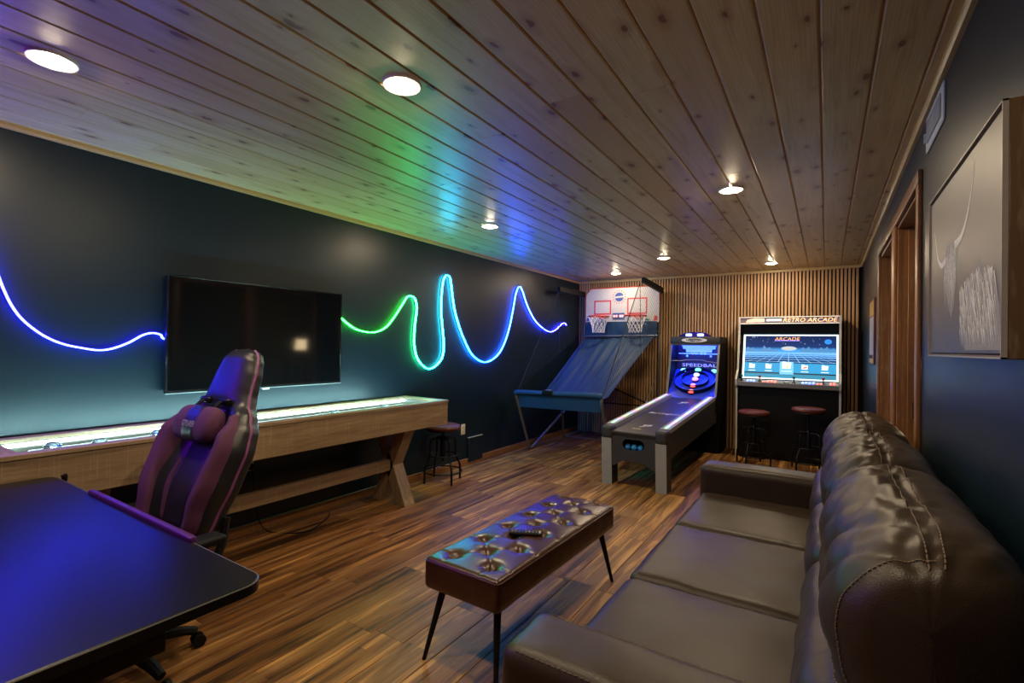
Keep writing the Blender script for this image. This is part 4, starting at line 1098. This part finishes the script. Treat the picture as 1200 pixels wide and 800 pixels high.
# lane marks
def lanep(x, y): return (x, y, zt(y, .5385)+0)
M['mark_white'] = plain('white_print', (.80, .80, .76), .5); M['mark_gold'] = plain('gold_print', (.45, .38, .2), .5)
def lt(y0): return lambda x, y: lanep(x, y0+y)
text('lane_lettering', 'Barrington', .095, 'mark_white', lane, lt(.93), world=False, shear=.2, width=.33)
for y0 in (.28, 1.62):
    b = MB()
    for poly in ([(-.045, -.06), (-.03, -.06), (.015, .02), (.0, .025)], [(-.02, .02), (.06, .055), (.05, .075), (-.03, .045)], [(.03, -.01), (.06, .05), (.05, .055), (.02, .0)]):
        b.add([lanep(x+.01, y0+y) for x, y in poly], [(0, 1, 2, 3)])
    kb('lane_emblem', 'mark_white', b, lane, smooth=False)
kb('lane_badge', 'mark_gold', MB().add([lanep(-.07, .13), lanep(.02, .13), lanep(.02, .165), lanep(-.07, .165)], [(0, 1, 2, 3)]), lane, smooth=False)
# head
HB = [(YE+.03, .55), (YE+.02, .72), (YE+.08, .76), (2.20, 1.415), (2.18, 1.505), (2.60, 1.505), (2.60, 0), (2.18, 0), (2.18, .50)]
for sg in (-1, 1):
    kb('head_side', 'black', MB().prism(HB, sg*.295, sg*.318, lambda p, q, d: (d, p, q)), smooth=False)
    kb('side_edge', 'tube', MB().prism([(YE+.016, .72), (YE+.012, .735), (YE+.07, .768), (2.188, 1.415), (2.20, 1.415), (YE+.08, .76)], sg*.294, sg*.319, lambda p, q, d: (d, p, q)), smooth=False)
kb('head_back', 'black', MB().box(-.295, .295, 2.57, 2.59, 0, 1.50), smooth=False)
kb('rear_panel', 'black', MB().box(-.295, .295, 2.16, 2.18, 0, .55), smooth=False)
bar = kb('top_bar', 'charcoal', MB().box(-.318, .318, 2.165, 2.60, 1.417, 1.510, .008))
kb('bar_lip', 'charcoal', MB().box(-.295, .295, 2.166, 2.180, 1.392, 1.418), bar, smooth=False)
dome = kb('beacon_housing', 'black_gloss', MB().prism([(.20*math.cos(a*PI/16), 1.509+.062*math.sin(a*PI/16)) for a in range(17)], 2.19, 2.28, lambda p, q, d: (p, d, q)))
M['beacon'] = emis('blue_beacon', (.12, .22, 1), 9)
for bx in (-.075, .075):
    kb('beacon_light', 'beacon', MB().soft(bx-.040, bx+.040, 2.172, 2.20, 1.516, 1.548, .012, (8, 4, 5)), dome)
# oval logo on the bar
b = MB(); vs = []; N = 40
for i in range(N):
    a = 2*PI*i/N; vs.append((.165*math.cos(a), 2.1635, 1.462+.030*math.sin(a)))
for i in range(N):
    a = 2*PI*i/N; vs.append((.105*math.cos(a), 2.1635, 1.462+.022*math.sin(a)))
fs = [(i, (i+1) % N, N+(i+1) % N, N+i) for i in range(N)]
kb('oval_logo', 'mark_white', b.add(vs, fs), bar, smooth=False)
text('oval_lettering', 'Barrington', .042, 'mark_white', bar, lambda x, y: (x, 2.163, 1.462+y), world=False, shear=.2, width=.19)
# target board
T0, T1 = Vector((0, YE+.02, .705)), Vector((0, 2.42, 1.06))
TV = T1-T0; TN = Vector((0, -TV.z, TV.y)).normalized()
def tp(x, w_, d=0): p = T0+TV*w_+TN*d; return (x, p.y, p.z)
M['target_blue'] = plain('blue_target_board', (.01, .04, .6), .4)
tb = kb('target_board', 'target_blue', MB().add([tp(-.295, 0), tp(.295, 0), tp(.295, 1), tp(-.295, 1), tp(-.295, 0, -.015), tp(.295, 0, -.015), tp(.295, 1, -.015), tp(-.295, 1, -.015)],
        [(0, 1, 2, 3), (7, 6, 5, 4), (0, 4, 5, 1), (2, 6, 7, 3), (1, 5, 6, 2), (0, 3, 7, 4)]), smooth=False)
LTV = TV.length
def ringwall(cw, rx, ry, h, th=.006, cx=0.0):
    vs = []; fs = []; N = 48
    for i in range(N):
        a = 2*PI*i/N
        for rr_, hh in ((1, 0), (1, h), (1-th/rx, h), (1-th/rx, 0)): vs.append(tp(cx+rx*rr_*math.cos(a), cw+ry*rr_*math.sin(a)/LTV, hh))
    for i in range(N):
        j = (i+1) % N
        for k in range(4): fs.append((i*4+k, i*4+(k+1) % 4, j*4+(k+1) % 4, j*4+k))
    return MB().add(vs, fs)
kb('target_ring', 'black_gloss', ringwall(.58, .268, .235, .055), tb); kb('target_ring', 'black_gloss', ringwall(.62, .172, .145, .045), tb)
GL = {'teal': (.05, .75, .95), 'green': (.03, .9, .12), 'white': (.35, .45, 1), 'mag': (.95, .15, .6), 'red': (1, .02, .02)}
for k_, c in GL.items(): M['cup_'+k_] = emis('cup_light_'+k_, c, 1.9)
for x, w_, cl in ((-.19, .93, 'teal'), (.0, .96, 'green'), (.21, .93, 'teal'), (.0, .78, 'white'), (.0, .63, 'mag'), (.0, .40, 'red'), (.0, .20, 'red')):
    kb('pocket', 'black', ringwall(w_, .046, .040, .02, .005, x), tb)
    vs = [tp(x, w_, .030)]; fs = []; N = 20
    b = MB(); vs = []
    for lev, (r, d) in enumerate(((.040, .004), (.040, .022), (.034, .034), (.018, .042))):
        for i in range(N): a = 2*PI*i/N; vs.append(tp(x+r*math.cos(a), w_+r*.75*math.sin(a)/LTV, d))
    for l in range(3): fs += [(l*N+i, l*N+(i+1) % N, (l+1)*N+(i+1) % N, (l+1)*N+i) for i in range(N)]
    fs.append(tuple(3*N+i for i in range(N)))
    kb('pocket_light', 'cup_'+cl, b.add(vs, fs), tb)
M['backdrop'] = plain('dark_backdrop', (.012, .016, .03), .3)
bd_ = kb('backdrop', 'backdrop', MB().box(-.295, .295, 2.42, 2.44, 1.05, 1.42), smooth=False)
M['pale_letter'] = emis('pale_lettering', (.55, .60, .42), .22)
text('sign_lettering', 'SPEEDBALL', .060, 'pale_letter', bd_, lambda x, y: (x+.03, 2.418, 1.122+y), world=False, width=.50)
M['score_blue'] = emis('blue_score_light', (.005, .05, .5), .7); M['score_cyan'] = emis('cyan_score_light', (.01, .22, .9), .8)
def flat(pts, y): return MB().add([(a, y, c) for a, c in pts], [tuple(range(len(pts)))])
kb('score_glow', 'score_blue', flat([(-.14, 1.30), (.14, 1.30), (.24, 1.40), (-.24, 1.40)], 2.4185), bd_, smooth=False)
kb('score_bar', 'score_cyan', flat([(-.27, 1.275), (.27, 1.275), (.27, 1.288), (-.27, 1.288)], 2.418), bd_, smooth=False)
for sg in (-1, 1):
    for px_, pz_ in ((.20, 1.36), (.155, 1.315), (.155, 1.25)):
        kb('score_lamp', 'score_cyan', flat([(sg*px_+.016*math.cos(a*PI/5), pz_+.016*math.sin(a*PI/5)) for a in range(10)], 2.417), bd_, smooth=False)
text('score_digits', '00 88', .060, 'score_cyan', bd_, lambda x, y: (x, 2.4165, 1.288+y), world=False, width=.20)
kb('guard_bar', 'tube', MB().tube([(-.318, 2.14, 1.185), (-.16, 2.16, 1.185), (-.10, 2.18, 1.20), (.10, 2.18, 1.20), (.16, 2.16, 1.185), (.30, 2.14, 1.17)], .006, 6))
M['head_light'] = emis('blue_head_light', (.02, .05, 1), 170)
kb('head_light', 'head_light', MB().box(-.27, .27, 2.24, 2.27, 1.405, 1.416), smooth=False)

# ================================================================ BASKETBALL GAME
bk = thing('basketball_game', 'folding basketball arcade game with blue cloth ramp and two hoops in the corner', 'arcade machine', (-2.69, 6.1, 0))
BX_L, BX_R = -3.25, -2.12
for X_ in (BX_L, BX_R):
    MB().tube([(X_, 5.16, .765), (X_, 5.155, .72), (X_, 5.19, .64), (X_, 5.47, .08), (X_, 5.53, .022), (X_, 5.62, .045), (X_, 6.38, .36)], .0185, 10, smooth=5).build('front_leg', 'tube', bk)
    MB().tube([(X_, 6.40, .40), (X_, 6.43, .34), (X_, 6.46, .10), (X_, 6.50, .028), (X_, 6.62, .02), (X_, 7.05, .022)], .0165, 10, smooth=5).build('rear_leg', 'tube', bk)
    MB().tube([(X_+(.08 if X_ < -3 else .09), 7.06, .02), (X_+(.08 if X_ < -3 else .09), 7.06, 2.2)], .016, 10).build('upright', 'steel', bk)
    MB().tube([(X_+.06, 7.03, .95), (X_+.03, 6.40, .38)], .009, 8).build('brace', 'steel', bk)
MB().tube([(BX_L, 6.5, .03), (BX_R, 6.5, .03)], .010, 8).build('floor_bar', 'tube', bk)
MB().tube([(BX_L+.08, 7.05, .5), (BX_R+.09, 7.05, .5)], .010, 8).build('cross_bar', 'black_metal', bk)
MB().tube([(BX_L+.10, 7.03, .9), (BX_R+.05, 7.03, .5)], .012, 8).build('cross_brace', 'black_metal', bk)
MB().tube([(-3.16, 6.93, 1.515), (-2.015, 6.93, 1.53)], .010, 8).build('cloth_bar', 'steel', bk)
def m_cloth():
    t = NT('blue_nylon_cloth'); p = t.pos()
    c = t.mix(t.noise(p, 4, 3), (.006, .027, .066), (.011, .042, .092)); t.bump(t.noise(p, 500, 2), .15, .001)
    return t.P(color=c, rough=.6, spec=.3)
M['cloth'] = m_cloth(); M['cloth_dark'] = plain('dark_blue_padding', (.008, .05, .13), .6, bump=.15, bs=400)
def ramp_fn(u, v):
    x = -3.17+u*1.09; y = 5.24+v*(6.95-5.24)
    zl = .81+(y-5.85)*.60; zr = .80+(y-5.285)*.425
    z = zl+(zr-zl)*u
    z -= .05*math.sin(PI*v)*math.sin(PI*u)
    z += (.040*noise.noise(Vector((x*7, v*1.2, 1)))+.018*noise.noise(Vector((x*18, v*2.0, 4))))*(.35+.65*v)
    return (x, y, max(z, .615))
MB().grid(ramp_fn, 60, 50).build('cloth_ramp', 'cloth', bk, angle=80)
def drop_fn(u, v):
    x = -3.14+u*1.1; z = 1.50+v*.235
    return (x, 6.965+.02*noise.noise(Vector((x*12, v, 2))), z)
MB().grid(drop_fn, 40, 8).build('cloth_drop', 'cloth', bk, angle=80)
MB().tube([(BX_L-.0, 5.14, .755), (BX_L+.05, 5.14, .775), (-2.7, 5.14, .785), (BX_R-.06, 5.14, .80), (BX_R, 5.15, .775)], .030, 14, smooth=5).build('padded_bar', 'cloth_dark', bk)
def apron_fn(u, v): x = BX_L+.03+u*(BX_R-BX_L-.05); return (x, 5.155+.03*v+.006*noise.noise(Vector((x*10, v, 0))), .775+.015*u-v*.185)
MB().grid(apron_fn, 30, 6).build('cloth_apron', 'cloth_dark', bk, angle=80)
M['label_pink'] = plain('pale_label', (.5, .4, .5), .5)
cn = MB().soft(-2.86, -2.72, 5.10, 5.18, .765, .825, .012, (8, 6, 5)).build('bar_clip', 'black', bk); MB().box(-2.825, -2.755, 5.13, 5.16, .8245, .827).build('clip_label', 'label_pink', cn)
# backboard
M['board_white'] = plain('white_backboard', (.40, .395, .39), .45); M['board_red'] = plain('red_print', (.42, .035, .03), .5); M['board_blue'] = plain('blue_print', (.03, .06, .22), .5)
BY = 6.99
PX0, PX1, PZ0, PZ1 = -3.155, -2.015, 1.722, 2.245
op = [(PX0, PZ0), (PX1, PZ0), (PX1, 2.16), (PX1-.09, PZ1), (PX0+.09, PZ1), (PX0, 2.16)]
bb_ = MB().prism(op, BY, BY+.018, lambda a, c, d: (a, d, c)).build('backboard', 'board_white', bk, smooth=False)
MB().tube([(a, BY+.006, c) for a, c in op], .010, 6, closed=True).build('red_border', 'board_red', bb_)
def frame(x0, x1, z0, z1, w_): return MB().box(x0, x1, BY-.002, BY, z1-w_, z1).box(x0, x1, BY-.002, BY, z0, z0+w_).box(x0, x0+w_, BY-.002, BY, z0+w_, z1-w_).box(x1-w_, x1, BY-.002, BY, z0+w_, z1-w_)
frame(-3.015, -2.74, 1.845, 2.062, .020).build('target_square', 'board_red', bb_, smooth=False)
frame(-2.49, -2.19, 1.845, 2.085, .020).build('target_square', 'board_red', bb_, smooth=False)
ec = (-2.615, 2.105)
MB().prism([(ec[0]+.068*math.cos(a*PI/14), ec[1]+.068*math.sin(a*PI/14)) for a in range(28)], BY-.002, BY, lambda a, c, d: (a, d, c)).build('emblem_disc', 'board_blue', bb_, smooth=False)
MB().prism([(ec[0]-.075, ec[1]-.018), (ec[0]+.075, ec[1]-.008), (ec[0]+.075, ec[1]+.018), (ec[0]-.075, ec[1]+.008)], BY-.003, BY-.002, lambda a, c, d: (a, d, c)).build('emblem_band', 'board_white', bb_, smooth=False)
b = MB()
for k in range(16):
    a = k*PI/8; r = .094
    b.prism([(ec[0]+(r+dr)*math.cos(a+da), ec[1]+(r+dr)*math.sin(a+da)) for dr, da in ((-.010, -.06), (.012, -.05), (.012, .05), (-.010, .06))], BY-.002, BY, lambda p, q, d: (p, d, q))
b.build('emblem_rays', 'board_red', bb_, smooth=False)
MB().box(-2.71, -2.53, BY-.025, BY, 1.795, 1.865, .004, 1).build('score_box', 'board_blue', bb_)
M['score_red'] = emis('red_score_light', (1, .03, .02), 1.5)
for x in (-2.695, -2.655, -2.60, -2.565): MB().box(x, x+.026, BY-.0262, BY-.025, 1.80, 1.835).build('score_digit', 'score_red', bb_, smooth=False)
M['mark_green'] = plain('green_print', (.03, .14, .12), .5)
MB().prism([(-2.30, 1.775), (-2.18, 1.745), (-2.14, 1.755), (-2.22, 1.79)], BY-.002, BY, lambda a, c, d: (a, d, c)).build('printed_mark', 'mark_green', bb_, smooth=False)
MB().prism([(-2.10, 1.74), (-2.04, 1.75), (-2.04, 1.81), (-2.08, 1.82)], BY-.002, BY, lambda a, c, d: (a, d, c)).build('printed_mark', 'board_red', bb_, smooth=False)
MB().prism([(-3.14, 1.75), (-3.08, 1.76), (-3.09, 1.80), (-3.13, 1.80)], BY-.002, BY, lambda a, c, d: (a, d, c)).build('printed_mark', 'board_blue', bb_, smooth=False)
# hoops and nets
M['hoop'] = plain('orange_red_hoop', (.50, .045, .02), .4); M['net_white'] = plain('white_net_cord', (.70, .68, .64), .7)
for hx in (-2.86, -2.30):
    R_ = .150; hy, hz = 6.80, 1.808
    hp = MB().tube([(hx+R_*math.cos(a*PI/18), hy+R_*math.sin(a*PI/18), hz) for a in range(36)], .010, 8, closed=True).build('hoop', 'hoop', bk)
    MB().box(hx-.05, hx+.05, hy+R_-.005, BY, hz-.035, hz+.012, .004, 1).build('hoop_bracket', 'hoop', hp)
    b = MB(); n = 12; lev = [(1.0, 0), (.90, -.045), (.76, -.095), (.66, -.145), (.60, -.19), (.60, -.235)]
    for par in (0, 1):
        for k in range(n):
            pts = []
            for i, (r, dz) in enumerate(lev):
                off = (i % 2)*.5*(1 if par else -1)
                a = 2*PI*(k+off)/n; pts.append((hx+R_*r*math.cos(a), hy+R_*r*math.sin(a), hz-.008+dz))
            b.tube(pts, .0034, 5)
    b.build('net', 'net_white', hp)
# arms with side nets
M['net_black'] = plain('black_net_cord', (.010, .010, .012), .8)
def clip_lines(poly, dirn, gap):
    dx, dy = dirn; nx, ny = -dy, dx
    os_ = [x*nx+y*ny for x, y in poly]; o = min(os_)+gap/2; segs = []
    while o < max(os_):
        hits = []
        for (p1, p2, q1, q2) in zip(poly, poly[1:]+poly[:1], os_, os_[1:]+os_[:1]):
            if (q1-o)*(q2-o) < 0: t_ = (o-q1)/(q2-q1); hits.append((p1[0]+(p2[0]-p1[0])*t_, p1[1]+(p2[1]-p1[1])*t_))
        if len(hits) >= 2: segs.append((hits[0], hits[1]))
        o += gap
    return segs
for X_, tipz, sg in ((-2.0, 2.225, 1), (-3.22, 2.165, -1)):
    am = MB().add([(X_-.022, 6.20, tipz-.03), (X_+.022, 6.20, tipz-.03), (X_+.022, 6.20, tipz+.035), (X_-.022, 6.20, tipz+.035), (X_-.022, 7.06, 2.14), (X_+.022, 7.06, 2.14), (X_+.022, 7.06, 2.215), (X_-.022, 7.06, 2.215)],
        [(0, 1, 2, 3), (7, 6, 5, 4), (0, 4, 5, 1), (1, 5, 6, 2), (2, 6, 7, 3), (3, 7, 4, 0)]).build('net_arm', 'black', bk, smooth=False)
    XN = X_+sg*.0
    poly = [(6.22, tipz-.03), (6.98, 2.14), (6.98, 1.55), (5.20, .80)]
    xb = BX_R if sg > 0 else BX_L
    def net_pt(y, z): t_ = max(0, min(1, (6.9-y)/1.7)); return (XN+(xb-XN)*t_, y, z)
    b = MB(); b.tube([net_pt(*poly[0]), net_pt(*poly[3])], .006, 6); b.tube([net_pt(*poly[0]), net_pt(6.28, 1.27)], .004, 6); b.tube([net_pt(*poly[1]), net_pt(*poly[2])], .006, 6)
    b.build('net_edge_cord', 'net_black', am)
    b = MB()
    for p, q in clip_lines(poly, (.64, .77), .042): b.tube([net_pt(*p), net_pt(*q)], .0019, 4)
    nt = b.build('side_net', 'net_black', am); nt['kind'] = 'stuff'
